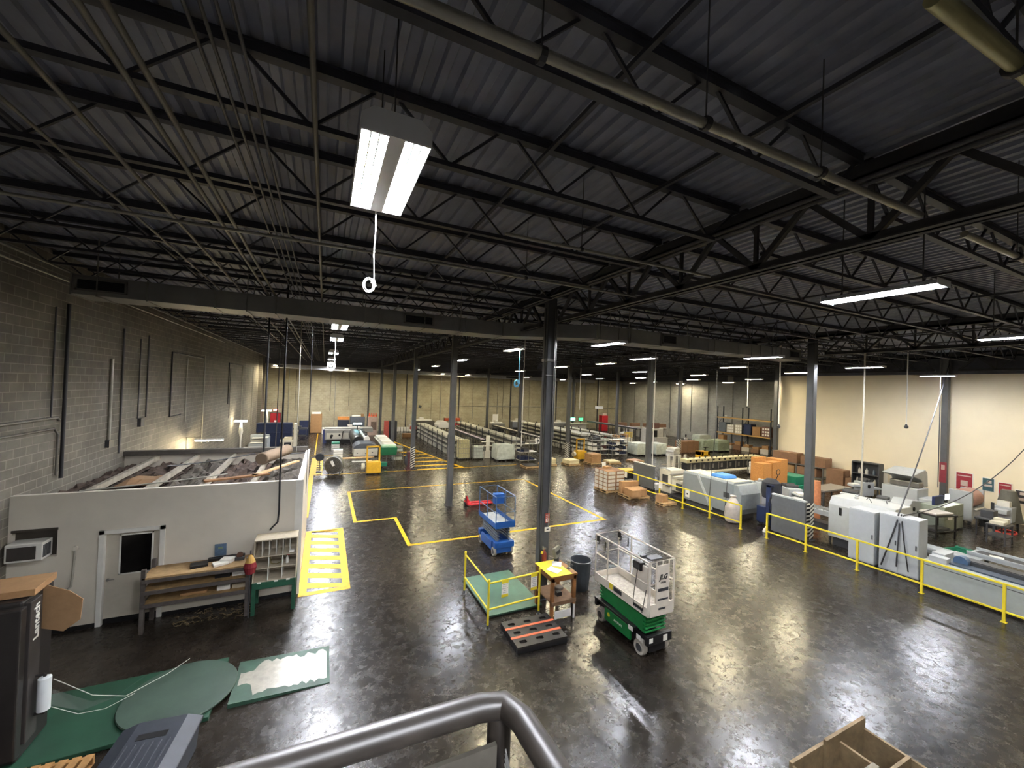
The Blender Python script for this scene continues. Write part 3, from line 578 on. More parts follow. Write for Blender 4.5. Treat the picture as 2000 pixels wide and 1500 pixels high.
for k in range(1, 6): x = -.45 + k * .15; dv.box(x - .006, x + .006, -.2, .27, 1.36, 1.73)
dv.build('dividers', white, t)
MB().box(-.36, -.28, -.365, -.36, .76, .8).box(0, .08, -.365, -.36, .76, .8).box(.26, .34, -.365, -.36, .76, .8).build('paper_tags', paper, t)
b_ = T('spray_bottle', 'white spray bottle with red trigger in the pigeonhole rack', 'spray bottle', (-.7, 11.62, 1.09)); MB().lathe([(.035, 0), (.035, .12), (.012, .16), (.012, .2)], n=12).build('bottle', white, b_, True); MB().box(-.02, .05, -.012, .012, .19, .23).build('trigger', red, b_)
one('hook_band', MB().tube([(-1.08, 11.6, 1.3), (-1.05, 11.58, 1.14), (-.93, 11.58, 1.11), (-.83, 11.6, 1.15), (-.81, 11.62, 1.3)], .01, 6), mat('brass', '#6f6136', .5, .5), 'curved brass coloured band in the middle pigeonhole', 'band', smooth=True)
slab('paper_slips', 'small white label roll in the top right pigeonhole', 'labels', -.6, 11.62, 1.36, .1, .1, .05, paper)
# floor paint
FP = {}
ym = mat('floor_paint_yellow', '#c99c12', .5, var=.25, scale=7, spec=.3)
def paint(polys, lab, cat='floor marking', m_=None, z=.004):
    m = MB()
    for p in polys: m.add([(x, y, z) for x, y in p] + [(x, y, .0005) for x, y in p], [tuple(range(len(p))), tuple(range(2 * len(p) - 1, len(p) - 1, -1))] + [(i, i + len(p), (i + 1) % len(p) + len(p), (i + 1) % len(p)) for i in range(len(p))])
    return one('floor_marking', m, m_ or ym, lab, cat)
def rect(x0, x1, y0, y1): return [(x0, y0), (x1, y0), (x1, y1), (x0, y1)]
P = [rect(-.44, -.24, 11.93, 17.02), rect(.66, .86, 11.93, 17.02), rect(-.24, .66, 11.93, 12.12), rect(-.24, .66, 16.82, 17.02)]
for k in range(8):
    y = 12.12 + k * .66; a, b = y, y - .36
    P.append([(-.24, max(12.12, y + .22)), (.66, max(12.12, y - .12)), (.66, max(12.13, y + .2)), (-.24, min(16.82, y + .54))])
paint(P, 'yellow hatched rectangle painted on the floor beside the office')
paint([rect(-.66, -.5 + .08, 18.75, 33.2)], 'long yellow walkway stripe behind the office')
P = [rect(-.42, -.3, 27.2, 33.2), rect(.0, .06, 27.2, 33.2)] + [rect(-.3, .0, 27.3 + .6 * k, 27.55 + .6 * k) for k in range(10)]
paint(P, 'yellow ladder shaped floor marking beside the drum fan')
paint([rect(-.55, -.45, 34.5, 49), rect(-3.5, 2.2, 34.0, 34.1)], 'worn yellow aisle line toward the tan cabinet')
paint([rect(1.27, 1.41, 17.6, 22.6), rect(1.27, 3.02, 17.5, 17.64), rect(2.88, 3.02, 14.5, 17.5), rect(2.88, 11.7, 14.36, 14.5), rect(11.56, 11.7, 14.5, 22.2), rect(1.27, 11.7, 22.5, 22.6)], 'yellow stepped outline painted around the open bay with the blue lift')
paint([rect(-.35, 13.3, 26.95, 27.07)], 'yellow cross aisle line in front of the tray racks')
P = [[(5.9, 27.1), (9.2, 27.1), (6.5, 40.8), (6.3, 40.8), (8.9, 27.25), (5.9, 27.25)]] + [[(5.9, 28.2 + 1.5 * k), (8.95 - .28 * k, 28.2 + 1.5 * k), (8.9 - .28 * k, 28.55 + 1.5 * k), (5.9, 28.55 + 1.5 * k)] for k in range(5)]
paint(P, 'yellow hatched triangle painted beside the striped column')
paint([rect(25, 40, 24.0, 24.1), rect(23, 38, 22.3, 22.4)], 'pale floor lines before the storage rack', m_=mat('floor_line_pale', '#8f7f68', .6))

# ---------------- stretch wrapper ----------------
t = T('stretch_wrapper', 'black pallet stretch wrapper with green turntable base and white lettering', 'stretch wrapper', (0, 0, 0))
wb = mat('wrapper_black', '#262322', .38, var=.2)
wg = mat('base_green', '#1c4230', .5, var=.2, scale=2)
MB().prism([(-4.4, 8.05), (-1.55, 8.15), (-1.55, 9.75), (-4.4, 9.75)], 0, .07, 'z').build('base', wg, t, bev=.01)
MB().lathe([(.001, .07), (.83, .07), (.84, .1), (.83, .115), (.001, .115)], (-2.12, 8.92, 0), 48).build('turntable', mat('turntable_green', '#3c4d43', .45, var=.15, scale=2), t)
rm = MB().prism([(-1.32, 0), (-1.32, .075), (.3, .012), (.3, 0)], 8.32, 9.48); rp = rm.build('ramp', mat('ramp_green', '#2f4d3d', .5, var=.3, scale=3), t)
wear = MB(); r_ = random.Random(12); pts = []
for k in range(22): pts.append((-1.25 + 1.5 * k / 21, 8.42 + .12 * r_.random() + (.28 if k < 4 else 0)))
for k in range(22): pts.append((.25 - 1.5 * k / 21, 9.4 - .14 * r_.random() - (.22 if k > 17 else 0)))
wear.add([(x, y, .0775 - (x + 1.32) * .0389 + .0015) for x, y in pts], [tuple(range(44))]); wear.build('worn_patch', mat('worn_metal', '#a8a498', .3, .3, .2, 6), rp)
MB().box(-4.75, -3.83, 8.2, 8.95, .07, 2.4).build('mast', wb, t, bev=.03)
MB().box(-3.83, -3.76, 8.24, 8.5, .3, 2.36).build('guide_rail', mat('mast_edge', '#3a3634', .4), t, bev=.01)
MB().box(-4.55, -3.78, 8.06, 8.2, .2, 2.34).build('front_cover', wb, t, bev=.02)
text('Lantech', .17, paper, t, (-3.757, 8.375, 2.02), (R(90), R(-90), R(90)), depth=.004, bold=.003)
MB().lathe([(.04, 0), (.075, .02), (.075, .5), (.04, .52)], (-3.66, 8.42, .62), 20).build('film_roll', mat('film_white', '#cfd4d6', .4, var=.03), t, True)
MB().tube([(-3.84, 8.42, .6), (-3.66, 8.42, .6)], .02, 8).tube([(-3.84, 8.42, 1.17), (-3.66, 8.42, 1.17)], .02, 8).tube([(-3.66, 8.42, .58), (-3.66, 8.42, 1.18)], .02, 8).build('roll_carriage', wb, t)
o = MB().add([(-3.58, 8.45, .9), (-3.2, 8.6, .5), (-2.9, 8.75, .42), (-2.75, 9.7, .13), (-2.85, 9.66, .1), (-3.0, 8.8, .34), (-3.3, 8.62, .36), (-3.58, 8.45, .65)], [(0, 1, 6, 7), (1, 2, 5, 6), (2, 3, 4, 5)])
fo = MB().tube([(-3.58, 8.46, 1.05), (-3.2, 8.66, .55), (-2.85, 8.85, .3), (-2.45, 9.4, .2), (-2.2, 9.75, .2)], .006, 6).tube([(-3.58, 8.44, .64), (-3.3, 8.5, .4), (-3.05, 8.7, .26), (-2.75, 8.9, .28)], .005, 6).build('film_edge', mat('film_clear_edge', '#b7b7b0', .3), t, True)
o.build('film_web', mat('film_clear', '#9ba09c', .25, alpha=.28), t)
# cardboard on the mast
one('cardboard_box', MB().box(-.42, .46, -.3, .3, 0, .1), kraft, 'flattened kraft carton lying on top of the stretch wrapper mast', 'box', (-4.25, 8.62, 2.41), .05, bev=.006)
fl_ = MB().prism([(0, 0), (.36, -.16), (.52, -.3), (.5, -.62), (.3, -.78), (-.03, -.68)], 0, .012, 'y')
one('cardboard_sheet', fl_, mat('kraft_light', '#8f6f4d', .85), 'kraft carton flap hanging down beside the wrapper mast', 'cardboard', (-3.86, 8.66, 2.46), R(-8))
# plastic pallets and wood pallet at lower left
t = T('plastic_container', 'slate grey plastic container with dark slot in its ribbed lid, lower left corner', 'container', (-2.08, 7.1, 0), R(-6))
pg = mat('slate_plastic', '#31353e', .5, var=.15)
MB().box(-.44, .44, -.56, .56, .0, .42, top=-.03).build('bin_body', pg, t, bev=.02)
MB().prism([(-.5, .42), (.5, .42), (.5, .46), (.3, .53), (-.3, .53), (-.5, .46)], -.62, .62).build('lid', pg, t, bev=.012)
MB().box(-.2, .16, .25, .36, .525, .534).build('slot', black, t)
m = MB()
for k in range(6): m.box(-.28 + k * .1, -.25 + k * .1, -.6, .18, .53, .545)
m.build('lid_ribs', pg, t, bev=.005)
def pallet(name_lab, x, y, z=0, rz=0, sx=1.2, sy=1.0, m_=None, name='wooden_pallet', h=.13, g=None):
    t = T(name, name_lab, 'pallet', (x, y, z), rz, g); m_ = m_ or wood; n = 7
    a = MB(); b = MB()
    for k in range(n): xx = -sx / 2 + k * (sx - .1) / (n - 1); a.box(xx, xx + .1, -sy / 2, sy / 2, h - .02, h)
    for k in (0, 3, 6): xx = -sx / 2 + k * (sx - .1) / (n - 1); a.box(xx, xx + .1, -sy / 2, sy / 2, 0, .018)
    for k in range(3): yy = -sy / 2 + k * (sy - .05) / 2; b.box(-sx / 2, sx / 2, yy, yy + .05, .018, h - .02)
    a.build('deck_boards', m_, t); b.build('stringers', m_, t); return t
pallet('light wooden pallet cut by the bottom left corner', -3.4, 7.52, .0, R(-6), 1.0, .86, mat('fresh_wood', '#9c7444', .8, var=.3, scale=9), h=.14)
# ---------------- mezzanine rail in front of the camera ----------------
t = T('guard_rail', 'dark painted tubular guard rail corner right in front of the viewer', 'railing', (0, 0, 0))
rp = mat('rail_paint', '#2b2621', .42, .0, .3, 14)
MB().tube([(-1.6, .69, 5.19), (.1, .655, 5.19), (.265, .65, 5.19), (.308, .64, 5.189), (.324, .60, 5.189), (.328, .5, 5.19), (.345, -.9, 5.19)], .0215, 20).build('top_rail', rp, t, True)
MB().tube([(.305, .65, 5.18), (.305, .65, 4.1)], .0215, 12).build('post', rp, t, True); MB().tube([(-1.3, .68, 5.19), (-1.3, .68, 4.1)], .03, 12).build('post', rp, t, True); MB().tube([(.335, -.7, 5.19), (.335, -.7, 4.1)], .03, 12).build('post', rp, t, True)
MB().tube([(-1.6, .69, 4.65), (.3, .65, 4.65)], .022, 10).build('mid_rail', rp, t, True)
MB().box(-1.28, .285, .612, .62, 4.12, 5.15).build('infill_panel', mat('panel_drab', '#4a463e', .6, .2, .3, 8), t)
w_ = MB(); r_ = random.Random(3)
for k in range(7): w_.tube([(.295, .6, 5.15 - k * .008), (.3 + .02 * r_.random(), .57 - .01 * k, 5.08 - .02 * k), (.25 + .09 * r_.random(), .5, 4.95 - .03 * k)], .0016, 4)
w_.build('tie_wires', steel, t)
struct('floor_mezzanine', MB().box(-2.2, .38, -2.4, .74, 3.96, 4.1).box(-2.2, -2.0, .54, .74, 0, 3.96).box(.18, .38, -2.4, -2.2, 0, 3.96).box(.2, .36, .5, .7, 3.6, 3.96), dgrey, 'steel mezzanine platform below the viewer')

# ---------------- scissor lifts ----------------
def wheel(par, x, y, r, w_, m_, name='wheel'):
    o = MB().lathe([(.001, -w_ / 2), (r * .55, -w_ / 2), (r * .6, -w_ / 2 + .012), (r * .92, -w_ / 2), (r, -w_ / 2 + .02), (r, w_ / 2 - .02), (r * .92, w_ / 2), (r * .6, w_ / 2 - .012), (r * .55, w_ / 2), (.001, w_ / 2)], (x, y, r), 24, 'x').build(name, m_, par, True)
    MB().lathe([(.001, -w_ / 2 - .012), (r * .5, -w_ / 2 - .006), (r * .5, w_ / 2 + .006), (.001, w_ / 2 + .012)], (x, y, r), 16, 'x').build('hub', dgrey, o, True)
tyre = mat('tyre_pale', '#9b948a', .8, var=.15)
lw = mat('lift_cream', '#cfc6b8', .45, var=.08, scale=5); lg = mat('lift_green', '#0f6b33', .42, var=.15)
t = T('scissor_lift', 'cream and green electric scissor lift parked in the open floor at centre right', 'scissor lift', (6.83, 7.38, 0))
for x in (-.31, .31):
    for y in (-.68, .68): wheel(t, x, y, .165, .12, tyre)
MB().box(-.24, .24, -.86, .86, .1, .42).build('chassis', black, t, bev=.02)
MB().box(-.38, -.33, -.42, .5, .16, .46).build('side_cover', lg, t, bev=.012); MB().box(.33, .38, -.42, .5, .16, .46).build('side_cover', lg, t, bev=.012)
MB().box(-.385, -.25, -.55, .9, .46, .52).box(.25, .385, -.55, .9, .46, .52).box(-.36, .36, -.92, -.84, .3, .5).box(-.36, .36, .84, .92, .3, .5).build('frame_rail', black, t, bev=.01)
text('sunbelt', .1, paper, t, (-.3865, .0, .33), (R(90), 0, R(-90)), depth=.001, shear=.15)
MB().lathe([(.001, 0), (.05, 0), (.05, .004), (.001, .004)], (-.382, .34, .34), 14, 'x').build('sun_mark', yel, t)
MB().box(-.388, -.384, -.75, -.62, .34, .44).box(-.388, -.384, -.5, -.36, .4, .5).box(.1, .22, -.925, -.921, .33, .46).box(-.3, -.2, -.925, -.921, .36, .46).build('decals', paper, t)
n = 5
m = MB()
for k in range(n):
    z0 = .52 + k * .082; z1 = z0 + .07
    for x in (-.27, .27):
        m.bar((x, -.78, z0), (x, .78, z1), .035, .06); m.bar((x * .84, -.78, z1), (x * .84, .78, z0), .035, .06)
    m.tube([(-.3, -.78, z0), (.3, -.78, z0)], .02, 8).tube([(-.3, .78, z0), (.3, .78, z0)], .02, 8)
m.build('scissor_arms', lg, t)
MB().box(-.29, .29, -.7, .7, .55, .9).build('arm_guard', lg, t)
pl = MB().box(-.38, .38, -.93, .93, .93, .98); pl.box(-.385, -.365, -.93, .93, .98, 1.13).box(.365, .385, -.93, .93, .98, 1.13).box(-.38, .38, .915, .93, .98, 1.13)
pl.build('platform', lw, t, bev=.004)
MB().box(-.35, .35, -.9, .9, .981, .986).build('deck_mat', mat('deck_dirty', '#a39c90', .8, var=.3, scale=12), t)
rl = MB(); r0 = .019
for z in (2.1, 1.62): rl.tube([(-.37, -.92, z), (-.37, .92, z), (.37, .92, z), (.37, -.92, z)], r0, 10, close=True)
for x in (-.37, .37):
    for y in (-.92, .92, .45): rl.tube([(x, y, .98), (x, y, 2.1)], r0, 10)
rl.build('guard_rail', lw, t, True)
rl = MB()
for x in (-.34, -.17, .02, .2, .34): rl.tube([(x, -.93, .95), (x, -.93, 2.1)], .016, 8)
rl.build('end_rail', lw, t, True)
MB().box(-.17, .2, -.952, -.935, 1.1, 2.02).box(-.33, .33, -.95, -.925, .93, 1.2).build('end_panel', lw, t, bev=.004)
text('JLG', .15, black, t, (.015, -.955, 1.76), (R(90), 0, 0), depth=.001, bold=.006, shear=.25)
text('1932ES', .055, black, t, (.015, -.955, 1.64), (R(90), 0, 0), depth=.001, bold=.002)
MB().box(-.13, .17, -.956, -.952, 1.45, 1.52).box(-.13, .17, -.956, -.952, 1.26, 1.3).box(-.1, .1, -.956, -.951, 1.06, 1.1).build('caution_strips', dgrey, t)
MB().box(-.37, -.33, -.87, -.4, 1.42, 1.98).build('control_plate', lw, t, bev=.01)
cb = MB().box(-.42, -.28, -.72, -.46, 1.84, 2.02).build('control_box', black, t, bev=.02); MB().box(-.425, -.42, -.68, -.5, 1.88, 1.98).build('control_panel', dgrey, cb)
MB().box(-.25, .1, -.85, -.65, 2.1, 2.13).box(-.35, -.2, -.68, -.6, 2.1, 2.16).build('manual_case', dgrey, t, bev=.005)
for x in (-.35, .35): MB().box(x - .02, x + .02, .84, .93, 1.93, 2.06).tube([(x, .86, 2.0), (x, .8, 1.96), (x, .82, 1.88), (x, .88, 1.86)], .018, 8).build('latch_block', black, t)
for x in (-.365, .365): MB().box(x - .01, x + .01, .55, .58, 1.8, 2.02).build('gate_pin', black, t)
MB().tube([(-.395, -.6, 1.84), (-.42, -.55, 1.4), (-.4, -.5, 1.15), (-.41, -.52, 1.0)], .008, 6).tube([(-.38, -.86, 1.5), (-.42, -.84, 1.2), (-.4, -.8, 1.08), (-.41, -.72, 1.04), (-.41, -.8, .98)], .008, 6).build('control_cable', black, t, True)
MB().box(-.392, -.386, -.1, .18, 1.0, 1.1).box(-.392, -.386, -.8, -.5, 1.0, 1.06).build('side_decals', dgrey, t); MB().box(-.392, -.386, .22, .34, .99, 1.12).build('warning_label', yel, t)
text('1932ES', .075, black, t, (-.3935, -.62, 1.05), (R(90), 0, R(-90)), depth=.001); text('sunbelt', .075, black, t, (-.3935, .02, 1.05), (R(90), 0, R(-90)), depth=.001)
for x in (-.2, 0, .2): MB().lathe([(.001, 0), (.05, .01), (.05, .12), (.001, .13)], (x, -.8, .2), 10).build('motor', black, t)

lb_ = mat('lift_blue2', '#1a4f93', .45, var=.12)
t = T('scissor_lift', 'small blue scissor lift standing inside the yellow outline', 'scissor lift', (5.76, 13.18, 0))
for x in (-.3, .3):
    for y in (-.62, .62): wheel(t, x, y, .15, .11, tyre)
MB().box(-.28, .28, -.78, .78, .12, .3).box(-.36, .36, -.82, -.6, .3, .5).box(-.36, .36, .6, .82, .3, .5).box(-.37, -.3, -.5, .5, .16, .46).box(.3, .37, -.5, .5, .16, .46).build('chassis', lb_, t, bev=.015)
m = MB()
for k in range(5):
    z0 = .5 + k * .09; z1 = z0 + .075
    for x in (-.22, .22): m.bar((x, -.7, z0), (x, .7, z1), .03, .05); m.bar((x * .8, -.7, z1), (x * .8, .7, z0), .03, .05)
m.build('scissor_arms', mat('scissor_grey', '#6a7078', .5, .3), t)
MB().box(-.36, .36, -.82, .82, .97, 1.02).box(-.37, -.355, -.82, .82, 1.02, 1.16).box(.355, .37, -.82, .82, 1.02, 1.16).box(-.36, .36, -.83, -.815, 1.02, 1.2).build('platform', lb_, t, bev=.004)
MB().box(-.33, .33, -.78, .78, 1.021, 1.028).build('deck_mat', mat('deck_grey', '#8d9192', .7, var=.2), t)
rl = MB()
rlm = mat('rail_blue', '#41608c', .4, .1)
rl.tube([(-.35, -.8, 2.03), (-.35, .8, 2.03), (.35, .8, 2.03), (.35, -.8, 2.03)], .017, 8, close=True).tube([(-.35, -.8, 1.5), (-.35, .8, 1.5), (.35, .8, 1.5), (.35, -.8, 1.5)], .014, 8, close=True)
for x in (-.35, .35):
    for y in (-.8, 0, .8): rl.tube([(x, y, 1.02), (x, y, 2.03)], .017, 8)
rl.tube([(0, -.8, 1.02), (0, -.8, 1.5)], .014, 8)
rl.build('guard_rail', rlm, t, True)
MB().box(-.16, .22, -.2, .02, 1.62, 1.98).build('control_box', lb_, t, bev=.02)
MB().tube([(-.2, -.84, 1.0), (.2, -.84, 1.0)], .012, 6).box(-.22, .22, -.83, -.81, .38, .46).build('end_plate', lb_, t)

# pallet jack
t = T('pallet_jack', 'red hand pallet jack with upright handle behind the blue lift', 'pallet jack', (6.4, 18.25, 0))
MB().prism([(.12, -.27), (1.3, -.22), (1.3, -.08), (.12, -.1)], .08, .14, 'z').prism([(.12, .27), (1.3, .22), (1.3, .08), (.12, .1)], .08, .14, 'z').build('forks', red, t, bev=.008)
MB().box(-.05, .14, -.27, .27, .1, .22).prism([(-.02, .2), (.12, .2), (.0, .48), (-.04, .48)], -.12, .12).build('pump_body', red, t, bev=.01)
MB().tube([(-.04, 0, .25), (-.12, 0, 1.05)], .018, 8).tube([(-.12, 0, 1.05), (-.13, -.09, 1.1), (-.14, -.08, 1.22), (-.14, .08, 1.22), (-.13, .09, 1.1), (-.12, 0, 1.05)], .014, 8).build('handle', black, t, True)
for y in (-.07, .07): MB().lathe([(.09, -.025), (.09, .025)], (-.05, y, .09), 14, 'y').build('steer_wheel', black, t)
for y in (-.15, .15): MB().lathe([(.04, -.03), (.04, .03)], (1.2, y, .04), 10, 'y').build('load_roller', black, t)

# floor scale with rail
sg = mat('scale_green', '#3d5f4d', .45, var=.25, scale=4)
t = T('floor_scale', 'green steel floor scale platform behind the yellow rail', 'floor scale', (4.67, 10.22, 0))
MB().box(-.76, .76, -1.06, 1.06, .03, .07).build('platform', sg, t, bev=.006); MB().box(-.74, .74, -1.04, 1.04, 0, .03).build('frame', black, t)
t = T('safety_railing', 'yellow pipe railing corner around the floor scale', 'railing', (3.72, 8.78, 0))
for x, y in ((0, 0), (0, 1.75), (1.44, .1)):
    o = MB().tube([(x, y, .1), (x, y, 1.14)], .027, 12).build('post', yel, t, True); MB().tube([(x, y, 0), (x, y, .1)], .03, 12).lathe([(.07, 0), (.07, .012)], (x, y, 0), 12).build('dark_foot', dgrey, o); MB().lathe([(.034, 0), (.034, .03), (.02, .05)], (x, y, 1.13), 12).build('cap', yel, o)
MB().tube([(0, 0, 1.08), (0, 1.75, 1.08)], .022, 10).tube([(0, 0, 1.08), (1.44, .1, 1.08)], .022, 10).build('top_rail', yel, t, True)
MB().tube([(0, 0, .46), (0, 1.75, .46)], .022, 10).tube([(0, 0, .46), (1.44, .1, .46)], .022, 10).build('lower_rail', yel, t, True)
for i, (x, lb) in enumerate(((.42, 'paper notice with yellow ends taped to the scale railing, left one'), (1.25, 'paper notice with yellow ends taped to the scale railing, right one'))):
    n_ = T('notice_sheet', lb, 'notice', (3.72 + x, 8.78 + x * .06 - .03, .72), R(3.5))
    MB().box(-.09, .09, -.003, .003, 0, .38).build('paper', paper, n_); MB().box(-.092, .092, -.006, .004, .3, .4).box(-.092, .092, -.006, .004, -.03, .04).build('yellow_tape', yel, n_)
    for k, s in enumerate(('WARNING', 'DO NOT', 'REMOVE OR', 'MOVE', 'THIS RAIL')[:5]): text(s, .028, black, n_, (0, -.004, .27 - k * .048), (R(90), 0, 0), depth=.0005)
# black plastic pallet
t = T('plastic_pallet', 'black plastic pallet with oval holes and two orange straps on the floor', 'pallet', (4.62, 8.16, 0), R(-2))
import bmesh
bm = bmesh.new()
W2, D2 = .62, .5
def ring(cx, cy, rx, ry, n=16): return [(cx + (rx * max(-1, min(1, 1.35 * math.cos(2 * math.pi * k / n)))), cy + ry * math.sin(2 * math.pi * k / n)) for k in range(n)]
tp = MB(); hol = MB()
cells = [(-.62, -.21), (-.21, .21), (.21, .62)]; rows = [(-.5, -.17), (-.17, .17), (.17, .5)]
for (x0, x1) in cells:
    for (y0, y1) in rows:
        cx, cy = (x0 + x1) / 2, (y0 + y1) / 2; hole = ring(cx, cy, .085, .055)
        outer = []
        for k in range(16):
            a = 2 * math.pi * k / 16; c_, s_2 = math.cos(a), math.sin(a); f = max(abs(c_), abs(s_2)); outer.append((cx + c_ / f * (x1 - x0) / 2, cy + s_2 / f * (y1 - y0) / 2))
        vs = [(x, y, .15) for x, y in outer] + [(x, y, .15) for x, y in hole] + [(x, y, .06) for x, y in hole] + [(cx, cy, .06)]
        tp.add(vs, [(k, (k + 1) % 16, 16 + (k + 1) % 16, 16 + k) for k in range(16)] + [(16 + k, 16 + (k + 1) % 16, 32 + (k + 1) % 16, 32 + k) for k in range(16)] + [(32 + k, 32 + (k + 1) % 16, 48) for k in range(16)])
tp.prism([(-.62, -.5), (.62, -.5), (.62, .5), (-.62, .5)], .1, .149, 'z')
plb = mat('pallet_black', '#26231f', .5, var=.2)
tp2 = MB(); tp2.v, tp2.f, tp2.mi = tp.v, [f for f in tp.f], tp.mi
# drop the lid face of the closing prism so the holes stay open
tp2.f = [f for f in tp2.f if not (len(f) == 4 and all(abs(tp2.v[i][2] - .149) < 1e-6 for i in f))]; tp2.mi = [0] * len(tp2.f)
tp2.build('deck', plb, t)
MB().box(-.62, .62, -.5, -.4, 0, .11).box(-.62, .62, .4, .5, 0, .11).box(-.62, .62, -.05, .05, 0, .11).box(-.62, -.52, -.4, .4, 0, .11).box(.52, .62, -.4, .4, 0, .11).build('skirt', black, t, bev=.01)
MB().box(-.635, .635, -.2, -.13, .15, .156).box(-.635, .635, .15, .22, .15, .156).build('orange_strap', mat('strap_orange', '#c9603c', .6, var=.1), t)
# scale table
wd = mat('table_wood', '#7a4f28', .65, var=.3, scale=8)
t = T('scale_table', 'rough brown wooden table with yellow top beside the main column', 'table', (5.62, 8.86, 0))
for x in (-.32, .32):
    for y in (-.38, .38): MB().box(x - .04, x + .04, y - .04, y + .04, 0, 1.08).build('leg', wd, t, bev=.004)
MB().box(-.38, .38, -.44, .44, 1.08, 1.12).box(-.36, .36, -.42, -.39, .98, 1.08).box(-.36, .36, .39, .42, .98, 1.08).box(-.36, -.34, -.4, .4, .98, 1.08).box(.34, .36, -.4, .4, .98, 1.08).build('table_frame', wd, t)
MB().box(-.38, .22, -.44, .44, 1.12, 1.128).build('yellow_top', yel, t)
MB().box(-.36, .36, -.4, .4, .46, .49).box(-.36, .36, -.44, -.4, .4, .49).build('lower_shelf', mat('shelf_wood', '#70543c', .8, var=.35), t)
MB().box(-.2, .33, -.36, -.33, .02, .2).box(.28, .33, -.44, -.3, .0, .34).build('white_bracket', paper, t)
slab('clipboard', 'clipboard with white form on the yellow table top', 'clipboard', 5.5, 8.75, 1.128, .26, .34, .012, paper, .5)
slab('clipboard', 'second form lying farther back on the yellow table top', 'clipboard', 5.75, 9.02, 1.128, .24, .3, .012, paper, -.6)
b_ = T('scale_indicator', 'grey digital scale indicator standing on the wooden table', 'scale display', (5.85, 9.2, 1.12), R(35)); MB().box(-.16, .16, -.04, .04, .12, .38, rx=-.25).build('body', mat('indicator_grey', '#6e6c60', .5), b_, bev=.01); MB().box(-.12, .12, -.055, -.045, .22, .3, rx=-.2).build('display', black, b_); MB().box(-.05, .05, -.06, .06, 0, .14).build('stand', dgrey, b_)
b_ = T('desk_phone_stand', 'small grey gadget at the rear corner of the wooden table', 'device', (5.93, 8.72, 1.12), .3); MB().lathe([(.05, 0), (.05, .02), (.015, .04), (.015, .14), (.04, .16), (.05, .2), (.02, .23)], n=14).build('body', mat('indicator_grey', '#6e6c60', .5), b_, True)
slab('dark_block', 'small black box on the lower shelf of the wooden table', 'box', 5.62, 8.7, .49, .14, .12, .1, black)
slab('dark_bag', 'crumpled grey bag on the lower shelf of the wooden table', 'bag', 5.8, 8.95, .49, .2, .18, .08, mat('bag_grey', '#6a6058', .8, bump=.5), .4, bev=.03)
# column signs + extinguisher
b_ = T('column_sign', 'red and white notice on the main column', 'sign', (5.62, 9.455, 2.1)); MB().box(-.02, .11, -.01, .003, 0, .26).build('board', mat('sign_red', '#b5523f', .6), b_); MB().box(-.005, .095, -.013, -.01, .15, .17).box(-.005, .095, -.013, -.01, .2, .22).box(-.005, .095, -.013, -.01, .03, .12).build('white_marks', paper, b_); MB().box(.035, .055, -.016, -.013, .05, .1).build('icon', mat('sign_red', '#b5523f'), b_)
b_ = T('column_sign', 'small white label plate lower on the main column', 'sign', (5.62, 9.455, 1.86)); MB().box(-.03, .14, -.02, .003, 0, .12).build('board', paper, b_); MB().box(.02, .09, -.024, -.02, .05, .08).build('arrow', black, b_)
b_ = T('fire_extinguisher', 'fire extinguisher with yellow tag hanging on the main column', 'fire extinguisher', (5.55, 9.36, 1.0)); MB().lathe([(.06, 0), (.07, .02), (.07, .3), (.045, .36), (.02, .4), (.02, .43)], n=18).build('cylinder', mat('ext_red', '#7d2a20', .4), b_, True); MB().box(-.05, .05, -.015, .015, .42, .46).box(-.06, -.02, -.02, .02, .44, .5).build('valve', steel, b_); MB().box(-.13, -.06, -.05, -.045, .33, .4, ry=.4).build('tag', yel, b_); MB().box(-.02, .02, .06, .1, .1, .3).build('bracket', dgrey, b_)
# trash can
t = T('trash_can', 'round grey plastic trash can beside the wooden table', 'trash can', (6.95, 9.62, 0)); t.scale = (1.12, 1.12, 1.15)
cg = mat('can_grey', '#3c4044', .5, var=.08)
MB().lathe([(.001, .02), (.2, .0), (.215, .02), (.265, .68), (.285, .69), (.285, .73), (.262, .735), (.255, .69), (.205, .05), (.001, .045)], n=32).build('body', cg, t, True)
m = MB()
for k in range(12): a = k * math.pi / 6; m.bar((.218 * math.cos(a), .218 * math.sin(a), .05), (.262 * math.cos(a), .262 * math.sin(a), .64), .012)
m.build('ribs', cg, t)
for s in (-1, 1): MB().box(s * .27 - .02, s * .27 + .02, -.06, .06, .56, .64).build('handle', cg, t, bev=.008)
# column main cable & bits
one('column_cable', MB().tube([(5.45, 9.55, 8.0), (5.46, 9.55, 5.6), (5.455, 9.5, 2.0), (5.44, 9.42, 1.3), (5.46, 9.47, .1)], .012, 6), blk, 'thin cable running down the main column', 'cable', smooth=True)
b_ = T('column_clamp', 'shiny metal clamp band near the top of the main column', 'clamp', (5.62, 9.6, 6.52)); MB().box(-.15, .15, -.15, .15, 0, .09).build('band', steel, b_, bev=.02); MB().box(-.17, .17, -.16, -.14, -.38, -.36).build('lower_strap', steel, b_)
b_ = T('column_cover', 'dark conduit pair attached to the main column', 'conduit', (5.7, 9.45, 0)); MB().tube([(0, 0, 1.9), (0, 0, 8.0)], .014, 8).tube([(.05, 0, 4.4), (.05, 0, 8.0)], .014, 8).build('conduit', galv, b_)

